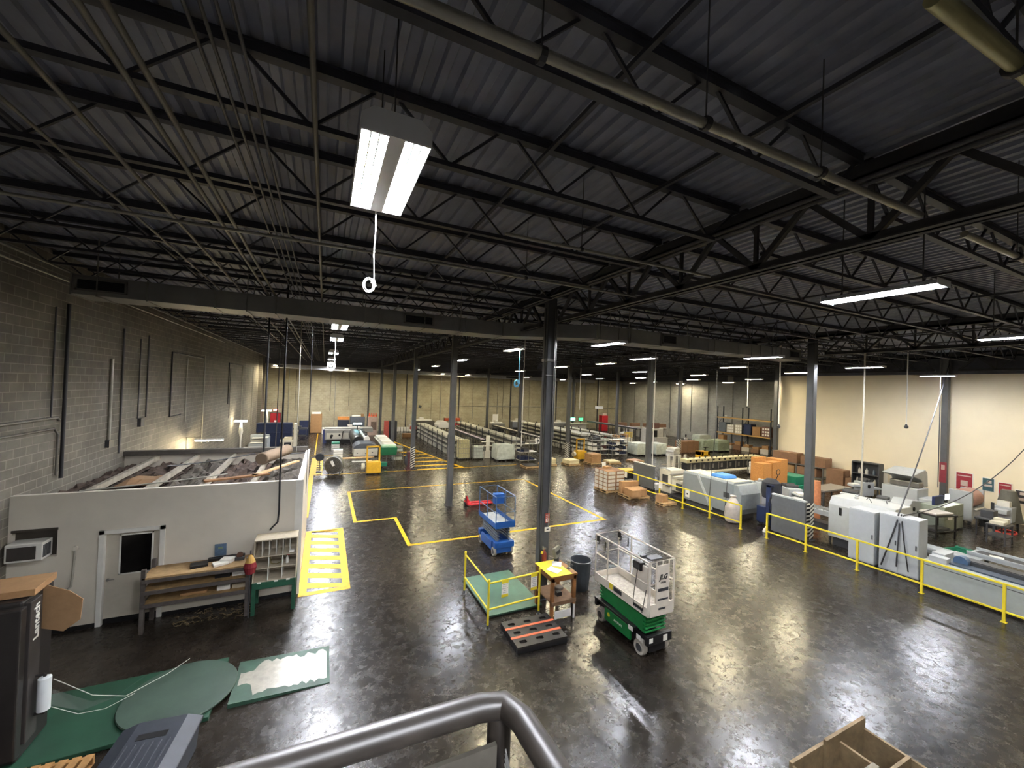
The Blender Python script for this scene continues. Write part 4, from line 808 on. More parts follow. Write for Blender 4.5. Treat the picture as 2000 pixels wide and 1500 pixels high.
# ---------------- long yellow machine railing ----------------
def railing(x, ys, lab, sign_y=()):
    t = T('machine_railing', lab, 'railing', (x, ys[0], 0))
    for y in ys: MB().box(-.03, .03, y - ys[0] - .03, y - ys[0] + .03, 0, 1.03).box(-.06, .06, y - ys[0] - .06, y - ys[0] + .06, 0, .01).build('post', yel, t, bev=.004)
    L = ys[-1] - ys[0]
    MB().box(-.025, .025, 0, L, .99, 1.04).build('top_rail', yel, t, bev=.004); MB().box(-.02, .02, 0, L, .26, .31).build('lower_rail', yel, t, bev=.004)
railing(16.62, [2.2, 3.98, 5.6, 7.22, 8.82, 10.28], 'yellow machine railing in the right foreground, near section')
railing(16.6, [11.4, 12.95, 14.5, 16.05, 17.7, 19.2], 'yellow machine railing in front of the big grey machine, far section')
for y, lb in ((18.7, 'small white notice on the far railing, leftmost'), (15.95, 'small white notice on the far railing between second and third post'), (14.2, 'white notice with dark symbol on the far railing')):
    b_ = T('rail_notice', lb, 'notice', (16.56, y, .66)); MB().box(-.005, .005, -.12, .12, 0, .34).build('board', paper, b_)
    if y == 14.2: MB().box(-.008, -.005, -.04, .04, .12, .2).build('symbol', black, b_)
# ---------------- right machines ----------------
def cabinet(lab, x0, x1, y0, y1, z, m_=None, doors=1, name='control_cabinet', cat='cabinet', lip=True):
    t = T(name, lab, cat, ((x0 + x1) / 2, (y0 + y1) / 2, 0)); a, b = (x1 - x0) / 2, (y1 - y0) / 2; m_ = m_ or lgrey
    MB().box(-a, a, -b, b, .06, z).build('body', m_, t, bev=.012); MB().box(-a + .03, a - .03, -b + .03, b - .03, 0, .06).build('plinth', dgrey, t)
    w_ = 2 * b / doors
    for k in range(doors):
        d_ = MB().box(-a - .018, -a, -b + k * w_ + .01, -b + (k + 1) * w_ - .01, .1, z - .03).build('door', m_, t, bev=.005)
        MB().box(-a - .035, -a - .018, -b + k * w_ + .05, -b + k * w_ + .08, z * .5, z * .5 + .16).build('handle', dgrey, d_)
    return t
cabinet('tall pale grey electrical cabinet behind the near railing, left of two', 17.5, 18.2, 7.12, 7.88, 1.88)
cabinet('tall pale grey double electrical cabinet behind the near railing, right of two', 17.5, 18.1, 5.98, 7.0, 1.95, doors=2)
t = T('power_cables', 'dark cables hanging down from the ceiling onto the grey cabinets', 'cable', (0, 0, 0))
MB().tube(sag((30.5, 9.4, 8.0), (17.62, 6.55, 2.0), .3, 10) + [(17.46, 6.52, 1.8), (17.43, 6.7, 1.0), (17.42, 6.9, .2)], .022, 6).tube(sag((30.9, 6.2, 5.2), (17.7, 6.45, 1.98), .9, 10) + [(17.46, 6.4, 1.8), (17.42, 6.3, 1.0), (17.42, 6.2, .25)], .018, 6).tube([(17.7, 6.5, 2.0), (17.46, 6.46, 1.7), (17.42, 6.5, .3)], .02, 6).build('cable', blk, t, True)
# enclosed inserter
t = T('inserting_machine', 'large pale grey enclosed machine with sloped hood behind the tall cabinets', 'machine', (19.2, 8.0, 0))
MB().prism([(-.75, .35), (.75, .35), (.75, 1.75), (.6, 1.92), (-.55, 1.92), (-.75, 1.62)], -1.0, 1.0).build('hood', mat('hood_pale', '#b5b7b3', .4, var=.05), t, bev=.02)
MB().box(-.6, .6, -.9, .9, 0, .35).build('base', dgrey, t)
MB().box(-.762, -.752, -.9, -.6, 1.1, 1.4).box(-.762, -.752, .55, .64, 1.25, 1.55).build('dark_window', black, t)
MB().tube([(-.3, -.2, 1.92), (-.25, -.1, 2.05), (-.1, 0, 2.05), (0, .1, 1.93)], .012, 6).tube([(.1, -.5, 1.92), (.15, -.45, 2.02), (.3, -.4, 1.92)], .012, 6).build('loose_wire', dgrey, t)
MB().box(-.2, -.1, .3, .4, 1.92, 1.98).box(.3, .4, .5, .6, 1.92, 1.97).build('lift_eye', lgrey, t)
t = T('outfeed_conveyor', 'pale grey conveyor arm extending left from the enclosed machine', 'conveyor', (19.3, 9.9, 0))
MB().box(-.35, .35, -.88, 1.0, .95, 1.15).box(-.3, .3, .3, 1.0, 1.15, 1.3).build('frame', lgrey, t, bev=.01)
m = MB()
for k in range(9): m.tube([(-.3, -.8 + k * .12, 1.16), (.3, -.8 + k * .12, 1.16)], .025, 8)
m.build('rollers', steel, t)
for y in (-.7, .8): MB().box(-.3, -.24, y - .03, y + .03, 0, .95).box(.24, .3, y - .03, y + .03, 0, .95).build('leg', dgrey, t)
MB().box(-.25, .25, -.6, .6, .3, .6).build('motor_tray', dgrey, t)
# low front cabinet machine
t = T('feeder_machine', 'long low grey machine with dark top bed behind the near railing at right edge', 'machine', (17.95, 4.15, 0))
MB().box(-.65, .6, -2.0, 1.65, .08, .86).build('body', mat('feeder_grey', '#9aa09e', .45, var=.05), t, bev=.015); MB().box(-.6, .55, -1.9, 1.6, 0, .08).build('plinth', black, t)
MB().box(-.45, -.05, -2.0, 1.3, .86, .9).build('side_bed', mat('bed_blue', '#3d4858', .4, .3), t); MB().box(.05, .5, -2.0, 1.2, .86, .98).box(.1, .45, -1.8, 1.1, .98, 1.0).build('belt_bed', dgrey, t)
MB().box(-.6, -.3, 1.15, 1.55, .86, 1.02).box(-.25, .4, 1.3, 1.6, .86, 1.05).build('head_cover', lgrey, t, bev=.01)
MB().lathe([(.001, -.12), (.16, -.12), (.16, .12), (.001, .12)], (-.02, 1.0, .95), 18, 'x').build('drive_roller', mat('roller_blue', '#48607c', .4), t, True)
MB().box(-.66, -.652, -1.7, -1.66, .12, .16).box(-.655, -.65, -2.0, 1.65, .7, .72).build('seam', dgrey, t)
t = T('feeder_table', 'grey infeed table with slanted trays beside the cabinets', 'machine', (18.3, 5.72 + .55, 0)); 
# (kept clear of the cabinets)
t.location = (19.0, 5.9, 0); MB().box(-.35, .45, -.8, .65, .72, .82).box(-.3, .4, -.75, .6, .3, .4).build('bed', grey, t, bev=.01); MB().tube([(-.3, -.75, .85), (-.3, .6, .85)], .05, 10).build('guide_tube', lgrey, t, True)
for x in (-.3, .4):
    for y in (-.7, .55): MB().box(x - .03, x + .03, y - .03, y + .03, 0, .72).build('leg', dgrey, t)
t = T('long_conveyor', 'long grey belt conveyor running along the right edge behind the low machine', 'conveyor', (19.9, 3.9, 0))
MB().box(-.4, .4, -2.0, 1.6, .78, .86).box(-.42, -.38, -2.0, 1.6, .86, .94).box(.38, .42, -2.0, 1.6, .86, .94).build('frame', lgrey, t, bev=.008); MB().box(-.3, .3, -2.0, 1.5, .86, .872).build('belt', black, t)
for y in (-1.5, .2, 1.3): MB().box(-.35, -.28, y, y + .07, 0, .78).box(.28, .35, y, y + .07, 0, .78).build('leg', dgrey, t)
for i, (x, y, z, a, lb) in enumerate(((19.75, 4.9, .872, .3, 'white sheet lying on the right edge conveyor, farthest'), (19.95, 4.1, .872, -.1, 'white sheet lying on the right edge conveyor, middle'), (19.8, 3.2, .872, .5, 'white sheet lying on the right edge conveyor, nearest'))): slab('paper_sheet', lb, 'paper', x, y, z, .4, .3, .015, paper, a)
t = T('plastic_tote', 'open green plastic tote full of scraps behind the feeder table', 'tote', (21.1, 6.15, 0), R(-12))
MB().prism([(-.5, .02), (.5, .02), (.62, .45), (.56, .45), (.46, .07), (-.46, .07), (-.56, .45), (-.62, .45)], -.34, .34).prism([(-.5, .02), (.5, .02), (.6, .42), (-.6, .42)], -.36, -.34).prism([(-.5, .02), (.5, .02), (.6, .42), (-.6, .42)], .34, .36).box(-.66, -.5, -.38, .38, .41, .45).box(.5, .66, -.38, .38, .41, .45).build('shell', bin_green, t); MB().box(-.4, .4, -.3, .3, .07, .3).build('contents', paper, t)
t.location.z = .0
# grey panel near the striped column
t = T('guard_screen', 'flat dark grey guard panel with pale top edge in front of the striped column', 'guard panel', (17.55, 10.0, 0)); MB().box(-.04, .04, -.66, .66, .1, 1.62).build('panel', mat('panel_grey', '#56585a', .5), t, bev=.006); MB().box(-.05, .1, -.66, .66, 1.62, 1.68).build('top_lip', lgrey, t)
for y in (-.5, .5): MB().box(-.05, .3, y - .03, y + .03, 0, .1).build('foot', dgrey, t)
# big grey machine
t = T('laminating_machine', 'big light grey enclosed machine with rounded end behind the far railing', 'machine', (18.3, 13.85, 0))
bgm = mat('big_grey', '#7f8587', .45, var=.05)
MB().prism([(-.7, .22), (.75, .22), (.75, 1.55), (.6, 1.68), (-.6, 1.68), (-.7, 1.6)], -1.35, 1.55).build('housing', bgm, t, bev=.02)
MB().prism([(-1.35, .22), (-1.35, 1.6), (-1.55, 1.6), (-1.75, 1.2), (-1.72, .5), (-1.6, .22)], -.68, .7, 'x').build('end_cover', mat('big_grey_end', '#8a8f90', .4), t, bev=.02)
MB().box(-.6, .6, -1.5, 1.4, 0, .22).build('base', dgrey, t)
MB().bar((-.72, .62, 1.66), (-.72, -.25, .1), .03, .12).build('diagonal_duct', lgrey, t); MB().box(-.55, .55, -1.3, 1.5, 1.68, 1.7).build('top_plate', cream, t); MB().box(-.706, -.7, -1.15, -.85, .9, 1.15).build('vent', dgrey, t)
o = MB().box(-.45, .45, -.45, .45, 0, .16, top=.08); one('blue_cover', o, mat('cover_blue', '#3f7dc0', .6, var=.15, bump=.4), 'bright blue folded cover lying on top of the big grey machine', 'cover', (18.25, 13.5, 1.705), bev=.05)
one('shop_cloth', crumple(-.2, .2, -.15, .15, 0, .1, 5, 5, 3), paper, 'crumpled white cloth on top of the big grey machine', 'cloth', (18.1, 14.7, 1.71))
one('trash_bag', MB().lathe([(.001, 0), (.3, .03), (.36, .3), (.33, .65), (.2, .95), (.1, 1.1), (.13, 1.2), (.001, 1.15)], n=18), mat('bag_white', '#b5aca6', .5, var=.15, bump=.8, scale=5), 'tall white plastic trash bag at the end of the far railing', 'trash bag', (17.2, 12.2, 0), smooth=True)
for (x, y, r0_, lb) in ((17.1, 13.6, .16, 'black hose loop on the floor behind the far railing, right one'), (17.1, 14.4, .2, 'black hose loop on the floor behind the far railing, left one')):
    one('hose', MB().tube([(r0_ * math.cos(k * .5), r0_ * 1.8 * math.sin(k * .5), .02 + .004 * k) for k in range(22)], .018, 6), blk, lb, 'hose', (x, y, 0), smooth=True)
one('air_hose', MB().tube([(17.5, 12.75, 1.7), (17.46, 12.75, 1.0), (17.4, 12.8, .1), (17.15, 12.95, .03), (17.0, 13.1, .03)], .015, 6), blk, 'thin black hose draped over the end of the big grey machine', 'hose', smooth=True)
one('air_hose', MB().tube([(17.85, 13.75, 8.0), (17.85, 13.72, 4.0), (17.6, 13.7, 1.75), (17.5, 13.72, .4)], .012, 6), blk, 'thin black line hanging beside the blue cover', 'hose', smooth=True)
# machine 1 far end
t = T('guard_screen', 'grey flat guard panel at the far end of the railing by the white notices', 'guard panel', (17.7, 18.4, 0)); MB().box(-.04, .04, -.85, .85, .12, 1.45).build('panel', mat('panel_grey', '#56585a', .5), t, bev=.006); MB().box(-.05, .1, -.85, .85, 1.45, 1.5).build('top_lip', cream, t)
for y in (-.6, .6): MB().box(-.05, .3, y - .03, y + .03, 0, .12).build('foot', dgrey, t)
t = T('bindery_machine', 'cream bindery machine with trays between the grey panel and the big grey machine', 'machine', (18.5, 16.6, 0))
MB().box(-.5, .6, .0, .85, .1, 1.4).box(-.4, .5, -.9, 0, .3, .95).build('body', cream, t, bev=.02); MB().tube([(-.52, .1, 1.4), (-.52, .4, 1.5), (-.52, .8, 1.4)], .04, 8).build('hood_edge', lgrey, t)
for k in range(4): MB().box(-.62, .3, -.9 + k * .24, -.74 + k * .24, .95 + k * .08, .99 + k * .08).build('tray', steel if k % 2 else white, t)
MB().box(-.8, -.5, -.1, .4, .62, .66).build('side_table', white, t); MB().box(-.5, .5, -.85, .8, 0, .1).build('base', dgrey, t)
MB().box(-.53, -.5, -.8, -.4, .4, .8).box(-.53, -.5, .2, .6, .5, 1.1).build('dark_panel', dgrey, t)
t = T('sheet_stacker', 'low cream machine with paper trays beyond the bindery machine', 'machine', (20.3, 17.0, 0)); MB().box(-.9, .8, -.5, .5, .1, .8).build('body', cream, t, bev=.02); MB().box(-.8, -.2, -.4, .4, .8, .9).box(0, .6, -.35, .35, .8, 1.0).build('trays', white, t); MB().box(-.3, .2, -.52, -.5, .3, .6).build('dark_panel', black, t); MB().box(-.8, .7, -.4, .4, 0, .1).build('base', black, t)
slab('paper_stack', 'yellowish ream of paper on the low cream machine', 'papers', 20.6, 17.0, 1.0, .4, .3, .1, mat('ream', '#c2a468'), .1)
# navy stacker
t = T('pallet_stacker', 'dark navy electric pallet stacker draped with black cover behind the railing gap', 'pallet stacker', (18.55, 11.2, 0))
nv = mat('stacker_navy', '#1f2c4d', .45)
MB().box(-.45, -.33, -.08, .08, .05, 1.85).box(.33, .45, -.08, .08, .05, 1.85).box(-.45, .45, -.08, .08, 1.75, 1.85).box(-.45, .45, -.08, .08, .3, .45).build('mast', nv, t, bev=.01)
MB().box(-.45, .45, .08, .5, .1, .85).build('power_unit', nv, t, bev=.04); MB().box(-.3, -.15, -1.0, -.08, .08, .14).box(.15, .3, -1.0, -.08, .08, .14).build('forks', nv, t)
MB().lathe([(.001, 1.2), (.34, 1.2), (.4, 1.5), (.36, 1.9), (.2, 2.05), (.001, 2.08)], (.1, .2, 0), 14).build('black_drape', mat('drape', '#25262c', .8, var=.3, bump=.6), t, True)
MB().tube([(.1, .0, 2.05), (.1, -.1, 2.3)], .015, 6).tube([(.1 + .13 * math.cos(k * .628), -.1, 2.42 + .13 * math.sin(k * .628)) for k in range(10)], .015, 6, close=True).build('tiller', black, t)
for x in (-.35, .35): MB().lathe([(.1, -.04), (.1, .04)], (x, .35, .1), 14, 'x').build('wheel', rubber, t)
MB().tube([(-.4, -.1, 1.3), (-.5, -.2, .8), (-.45, -.15, .4)], .02, 6).tube([(-.3, -.1, 1.5), (-.55, -.1, 1.1), (-.42, -.1, .7)], .015, 6).build('hose', black, t, True)
one('shop_rag', MB().lathe([(.001, 0), (.12, .01), (.1, .1), (.03, .2), (.001, .26)], n=10), paper, 'small white rag on the floor in the railing gap', 'rag', (17.3, 10.75, 0), smooth=True)
# crate bottom right
cw_ = mat('crate_wood', '#77654a', .8, var=.3, scale=7)
t = T('wooden_crate', 'open wooden crate with inner dividers at the bottom right edge', 'crate', (6.45, 2.72, 0), R(0))
m = MB().box(-.8, .9, .36, .4, .1, 1.04).box(-.1, .9, .32, .36, .2, 1.12)
m.build('rear_wall', cw_, t); MB().box(.86, .9, -.9, .36, .1, .97).build('side_wall', cw_, t); MB().box(-.8, -.76, -.9, .36, .1, 1.0).build('side_wall', cw_, t)
MB().box(-.8, .9, -.9, .36, .06, .1).build('floor_board', cw_, t); MB().box(.22, .26, -.9, .32, .1, 1.0).box(.26, .86, -.2, -.16, .1, 1.0).build('divider', cw_, t); MB().box(-.76, .22, -.12, -.05, .98, 1.04).build('cross_batten', mat('batten', '#77705f', .8), t)
for x in (-.7, .7): MB().box(x - .06, x + .06, -.9, .36, 0, .06).build('skid', cw_, t)
# ================= far left =================
def legs(par, x0, x1, y0, y1, z, w_=.04, m_=None, name='leg'):
    for x in (x0, x1):
        for y in (y0, y1): MB().box(x - w_ / 2, x + w_ / 2, y - w_ / 2, y + w_ / 2, 0, z).build(name, m_ or dgrey, par)
t = T('work_light', 'long fluorescent work light hanging low by the left wall behind the office', 'work light', (-5.0, 24.0, 2.62))
MB().box(-.62, .55, -.07, .07, .04, .1).build('housing', housing, t); MB().tube([(-.6, 0, .02), (.53, 0, .02)], .03, 8).build('lamp_tube', mat('work_tube', '#ffe9b8', emit=LAMP * 1.3), t); MB().box(-.62, -.6, -.02, .02, .1, .2).tube([(-.95, .0, .19), (.5, 0, .19)], .015, 6).tube([(-.93, 0, -1.4), (-.93, 0, .19)], .015, 6).build('bracket', pm, t)
D = MB().box(-5.25, -4.3, YB - .05, YB - .01, 0, 2.08).build('door_2', red); D['kind'] = 'structure'; D['label'] = 'red steel exit door in the far wall'
MB().box(-4.88, -4.58, YB - .06, YB - .05, 1.1, 1.3).build('door_notice', paper, D); MB().box(-5.32, -5.25, YB - .06, YB, 0, 2.15).box(-4.3, -4.23, YB - .06, YB, 0, 2.15).box(-5.32, -4.23, YB - .06, YB, 2.08, 2.15).build('door_frame', dsteel, D)
t = T('exit_sign', 'red glowing exit sign above the red door', 'sign', (-4.78, YB - .1, 2.3)); MB().box(-.22, .22, -.03, .05, 0, .22).build('body', red, t); text('EXIT', .2, mat('exit_red', '#ff6a60', emit=7), t, (0, -.036, .11), (R(90), 0, 0), depth=.002, bold=.006)
t = T('covered_machine', 'wide machine draped in navy blue cover in front of the red door', 'machine', (-3.65, 38.6, 0)); MB().box(-1.3, 1.28, -.35, .6, 1.35, 2.12).box(-.6, .4, -.45, .6, .2, 1.4).box(.4, 1.28, -.4, .6, .9, 1.4).build('navy_cover', navy, t, bev=.05); legs(t, -1.2, 1.2, -.2, .5, 1.36)
MB().box(-1.1, .9, -.3, .5, .05, .2).build('base', dgrey, t)
t = T('folding_machine', 'grey folding machine with paper trays in the left rear work area', 'machine', (-4.35, 35.2, 0)); MB().box(-.55, .65, -.8, .8, .25, 1.0).box(.4, .68, -.85, .6, 1.0, 1.4).box(-.6, .6, .4, .8, 1.0, 1.5).build('body', grey, t, bev=.02)
for k in range(3): MB().box(-.45, .35, -.85 + k * .45, -.5 + k * .45, 1.02 + k * .12, 1.08 + k * .12).build('paper_tray', white if k % 2 == 0 else steel, t)
MB().box(-.8, .3, -1.1, -.85, .72, .78).build('front_tray', white, t); legs(t, -.45, .5, -.7, .7, .3, .08)
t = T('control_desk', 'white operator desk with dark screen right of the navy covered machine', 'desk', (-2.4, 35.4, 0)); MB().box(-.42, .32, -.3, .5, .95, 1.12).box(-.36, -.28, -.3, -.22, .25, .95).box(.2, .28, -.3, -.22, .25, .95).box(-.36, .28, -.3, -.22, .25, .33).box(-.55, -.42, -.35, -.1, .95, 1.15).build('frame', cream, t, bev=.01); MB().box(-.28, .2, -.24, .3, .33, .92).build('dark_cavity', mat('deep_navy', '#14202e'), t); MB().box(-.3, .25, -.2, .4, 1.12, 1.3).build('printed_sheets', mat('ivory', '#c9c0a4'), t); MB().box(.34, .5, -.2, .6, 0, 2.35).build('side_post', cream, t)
legs(t, -.3, .2, .3, .4, .25)
for x, y, z, lb in ((-4.6, 41.5, 3.0, 'white flared task lamp column behind the navy cover'), (-5.4, 34.5, 2.7, 'small bright clamp lamp at the left wall')):
    b_ = T('task_lamp', lb, 'lamp', (x, y, 0)); MB().lathe([(.001, 0), (.25, 0), (.25, .03), (.05, .06), (.06, 1.5), (.14, z - .8), (.06, z - .1), (.001, z - .1)], n=12).build('column', white, b_, True); MB().box(-.4, .35, -.2, .2, z - .1, z - .02).build('lamp_head', mat('task_glow', '#fff3d0', emit=6), b_)
t = T('equipment_trolley', 'dark equipment trolley left of the tan cabinet', 'trolley', (-1.9, 44, 0)); MB().box(-.7, .5, -.4, .4, 1.0, 1.12).box(-.6, .4, -.4, .4, .35, .4).box(-.6, 0, -.3, .3, 1.12, 1.3).build('shelves', dgrey, t); legs(t, -.6, .4, -.35, .35, 1.0)
t = T('blue_crates_cart', 'dark blue crates stacked beside the tan cabinet', 'crates', (-1.85, 47.6, 0)); MB().box(-.45, .45, -.4, .4, .0, .75).build('lower_crate', navy, t, bev=.03); MB().box(-.4, .4, -.35, .35, .76, 1.5, top=-.03).build('upper_crate', navy, t, bev=.03)
t = cabinet('tall tan wooden cabinet standing at the far wall with things on top', -1.25, -.15, 48.6, 49.4, 2.15, kraft, 2, 'tan_cabinet'); 
slab('paper_roll', 'white rolled items on top of the tan cabinet', 'rolls', -.75, 48.9, 2.15, .9, .5, .2, paper, .1)
one('cardboard_tube', MB().lathe([(.15, 0), (.15, .7)], n=12), paper, 'white drum standing behind the tan cabinet edge', 'tube', (-.0, 48.3, 0))
# big L shaped finishing machine
fm = mat('finisher_grey', '#8f8d88', .45, var=.08)
t = T('mail_finishing_machine', 'large L shaped grey mail finishing machine with rounded dark cover at its near end', 'machine', (0, 0, 0))
MB().box(.15, 2.6, 40.4, 41.3, .35, 1.3).box(.1, 4.4, 40.8, 42.0, 1.0, 1.4).box(2.3, 3.4, 40.5, 45.5, .35, 1.3).build('rear_housing', fm, t, bev=.03); MB().box(.3, 2.2, 40.37, 40.4, .45, 1.0).build('front_panel', cream, t)
MB().box(.6, .8, 40.3, 40.37, .5, .8).lathe([(.001, -.03), (.12, -.03), (.12, 0), (.001, 0)], (.75, 40.36, .75), 14, 'y').lathe([(.001, -.03), (.09, -.03), (.09, 0), (.001, 0)], (1.4, 40.36, .8), 14, 'y').build('dials', black, t); MB().tube([(1.6, 40.3, .4), (1.65, 40.1, .9), (1.7, 40.1, 1.2)], .04, 6).build('crank', black, t)
MB().box(2.35, 3.3, 34.3, 40.5, .15, .9).build('side_housing', fm, t, bev=.03)
MB().lathe([(.001, 34.6), (.42, 34.6), (.5, 34.9), (.5, 39.8), (.3, 40.3), (.001, 40.3)], (2.65, 0, .95), 16, 'y').build('black_hood', black, t, True)
MB().prism([(3.0, .9), (3.5, .9), (3.5, 1.25), (3.35, 1.38), (3.1, 1.3)], 34.6, 39.8).build('white_lane', white, t, bev=.02)
m = MB()
for k in range(8): m.box(3.15, 3.35, 35.0 + k * .6, 35.2 + k * .6, 1.38, 1.48)
m.build('clamps', dgrey, t)
MB().box(2.2, 3.95, 32.7, 34.5, .08, .66).build('near_end_housing', cream, t, bev=.03); MB().prism([(2.15, .66), (4.0, .66), (3.85, .9), (3.5, 1.05), (2.6, 1.05), (2.3, .9)], 32.7, 34.6).build('near_end_cover', mat('cover_slate', '#4a4f56', .45), t, bev=.03)
MB().box(2.4, 2.5, 32.69, 32.7, .3, .36).box(3.0, 3.1, 32.69, 32.7, .25, .3).box(3.5, 3.6, 32.69, 32.7, .32, .38).build('labels', dgrey, t)
MB().box(2.3, 3.8, 32.8, 34.4, 0, .08).box(2.4, 3.2, 34.5, 40.4, 0, .15).box(.3, 3.3, 40.6, 41.9, 0, .35).box(2.4, 3.3, 41.9, 45.4, 0, .35).build('plinth', black, t)
t2 = MB().box(2.45, 3.35, 39.8, 39.9, 1.7, 2.05).build('monitor', black, t); MB().box(2.5, 3.3, 39.79, 39.8, 1.82, 2.0).build('screen', mat('screen_cyan', '#9fe8f2', emit=3.5), t2); MB().box(2.85, 2.93, 39.85, 39.92, .9, 1.72).build('stand', black, t2)
MB().box(-.0, .55, 40.8, 41.3, .0, 1.25).build('violet_bin', mat('violet_blue', '#34407a', .5), t)
for i, (x, y, n, c) in enumerate(((.05, 36.8, 4, 0), (.2, 34.0, 3, 1), (.1, 31.6, 5, 0))):
    for k in range(n):
        mm = bin_green if (i == 1) or (i == 0 and k == 3) else white
        slab('mail_tray', ('%s mail tray, %s in the stack left of the finishing machine, %s stack' % ('green' if mm is bin_green else 'white', ('lowest', 'second', 'third', 'fourth', 'top')[k], ('rear', 'middle', 'near')[i])), 'tray', .95 + x, y, k * .17, .62, .5, .15, mm, 0, 'stacked mail trays', .02)
# drum fan
t = T('drum_fan', 'large round black drum fan on wheels beside the ladder marking', 'fan', (.72, 27.05, 0), R(-20))
MB().lathe([(.5, -.22), (.54, -.2), (.54, .2), (.5, .22), (.48, .2), (.48, -.2), (.5, -.22)], (0, 0, .6), 28, 'y').build('drum', steel, t, True)
g = MB()
for r0_ in (.1, .2, .3, .4): g.tube([(r0_ * math.cos(k * .3927), -.22, .6 + r0_ * math.sin(k * .3927)) for k in range(16)], .008, 5, close=True)
for k in range(10): a = k * .6283; g.bar((.06 * math.cos(a), -.22, .6 + .06 * math.sin(a)), (.5 * math.cos(a), -.22, .6 + .5 * math.sin(a)), .008)
g.build('guard_grille', dgrey, t)
bl_ = MB()
for k in range(3): a = k * 2.094; bl_.add([(.05 * math.cos(a - .5), 0, .6 + .05 * math.sin(a - .5)), (.42 * math.cos(a - .35), -.06, .6 + .42 * math.sin(a - .35)), (.44 * math.cos(a + .3), .06, .6 + .44 * math.sin(a + .3)), (.05 * math.cos(a + .5), .03, .6 + .05 * math.sin(a + .5))], [(0, 1, 2, 3)])
o = bl_.build('blades', black, t); o.modifiers.new('thick', 'SOLIDIFY').thickness = .012
MB().lathe([(.001, -.1), (.1, -.1), (.1, .15), (.001, .15)], (0, .0, .6), 14, 'y').build('motor', dgrey, t); MB().box(-.1, .06, -.3, -.26, .55, .9, ry=-.5).build('white_bar', white, t)
MB().tube([(-.4, .25, .1), (-.4, -.25, .05), (-.3, 0, .18)], .02, 6).tube([(.4, .25, .1), (.4, -.25, .05), (.3, 0, .18)], .02, 6).build('stand', dgrey, t)
for x in (-.42, .42): MB().lathe([(.1, -.025), (.1, .025)], (x, .2, .1), 14, 'x').build('wheel', rubber, t)
t = T('pedestal_fan', 'small dark pedestal fan just left of the drum fan', 'fan', (-.12, 27.9, 0)); MB().lathe([(.22, -.06), (.25, 0), (.22, .06), (.001, .08), (.001, -.08)], (0, 0, .95), 20, 'y').build('head', mat('fan_dark', '#1c222c'), t, True); MB().tube([(0, 0, 0), (0, 0, .9)], .02, 6).lathe([(.2, 0), (.2, .03), (.02, .05)], n=14).build('stand', black, t)
# boards on the floor
t = T('timber_stack', 'long pale timber boards on low stands behind the drum fan', 'boards', (2.2, 30.0, 0)); MB().box(-1.1, 1.1, -.15, .05, .42, .5).box(-.9, 1.2, .05, .25, .42, .47).build('boards', mat('board_pale', '#b8966a', .8), t); legs(t, -.9, .9, -.1, .15, .42); MB().box(-.3, 1.0, -.3, -.1, .2, .26).build('lower_board', paper, t)
# yellow strapping cart
def strap_cart(x, y, lab, roll=True):
    t = T('strapping_cart', lab, 'cart', (x, y, 0))
    MB().box(-.43, .43, -.3, .3, .1, .78).build('box', yel2, t, bev=.02); MB().box(-.45, -.36, -.08, .02, .78, 1.78).box(.3, .39, -.08, .02, .78, 1.78).box(-.45, .39, -.08, .02, 1.68, 1.78).build('arch', yel2, t, bev=.01)
    for a in (-.36, .36):
        for b in (-.22, .22): MB().lathe([(.05, -.02), (.05, .02)], (a, b, .05), 10, 'x').build('caster', rubber, t)
    if roll: MB().lathe([(.06, -.09), (.2, -.09), (.2, .09), (.06, .09), (.06, -.09)], (-.62, 0, .5), 20, 'x').build('strap_roll', mat('strap_cream', '#cbc3a6', .6), t, True); MB().tube([(-.62, 0, .5), (-.42, 0, .5)], .03, 8).build('axle', steel, t)
    return t
strap_cart(2.98, 26.6, 'yellow strapping machine cart with arch in front of the finishing machine'); strap_cart(19.5, 27.6, 'yellow strapping machine cart with cream roll behind the low pallets')
# env bench, bins near it
t = T('sorting_bench', 'long slanted bench of pale envelope trays beside the finishing machine', 'bench', (4.75, 34.4, 0)); MB().box(-.5, .5, -4.0, 4.0, .8, .86).build('top', cream, t)
for k in range(9): MB().box(-.42, .42, -3.8 + k * .85, -3.1 + k * .85, .86, 1.05).build('envelope_tray', white if k % 3 else cream, t)
for y in (-3.8, -1.2, 1.3, 3.8): MB().box(-.45, -.4, y, y + .05, 0, .8).box(.4, .45, y, y + .05, 0, .8).build('leg', steel, t)
t = T('plastic_tote', 'large green plastic bin on a wire cage cart beside the yellow strapping cart', 'bin', (4.15, 28.6, 0)); MB().box(-.5, .5, -.4, .4, .85, 1.4, top=-.05).build('bin', mat('bin_dark_green', '#17603a', .5), t, bev=.03); MB().box(-.45, .45, -.35, .35, 1.4, 1.5).build('contents', mat('mint', '#a9c8a4'), t)
m = MB()
for x in (-.45, -.15, .15, .45):
    for y in (-.35, .35): m.bar((x, y, .1), (x, y, .85), .02)
for z in (.1, .4, .7): m.box(-.46, .46, -.36, -.34, z, z + .02).box(-.46, .46, .34, .36, z, z + .02)
m.build('wire_cage', steel, t); MB().box(-.5, -.1, -.45, .0, .12, .38).build('small_bin', bin_green, t, bev=.02)
for x in (-.4, .4): MB().lathe([(.05, -.02), (.05, .02)], (x, 0, .05), 10, 'x').build('caster', rubber, t)
t = T('ring_binding_fan', 'tall dark oval fan guard leaning at the striped column', 'fan', (5.15, 27.3, 0)); MB().lathe([(.001, -.06), (.3, -.06), (.4, 0), (.3, .06), (.001, .06)], (0, 0, .62), 20, 'x').build('guard', dgrey, t, True); MB().box(-.05, .3, -.3, .3, 0, .06).box(.05, .22, -.2, .2, .06, 1.2).build('stand', mat('maroon', '#4a2426'), t)
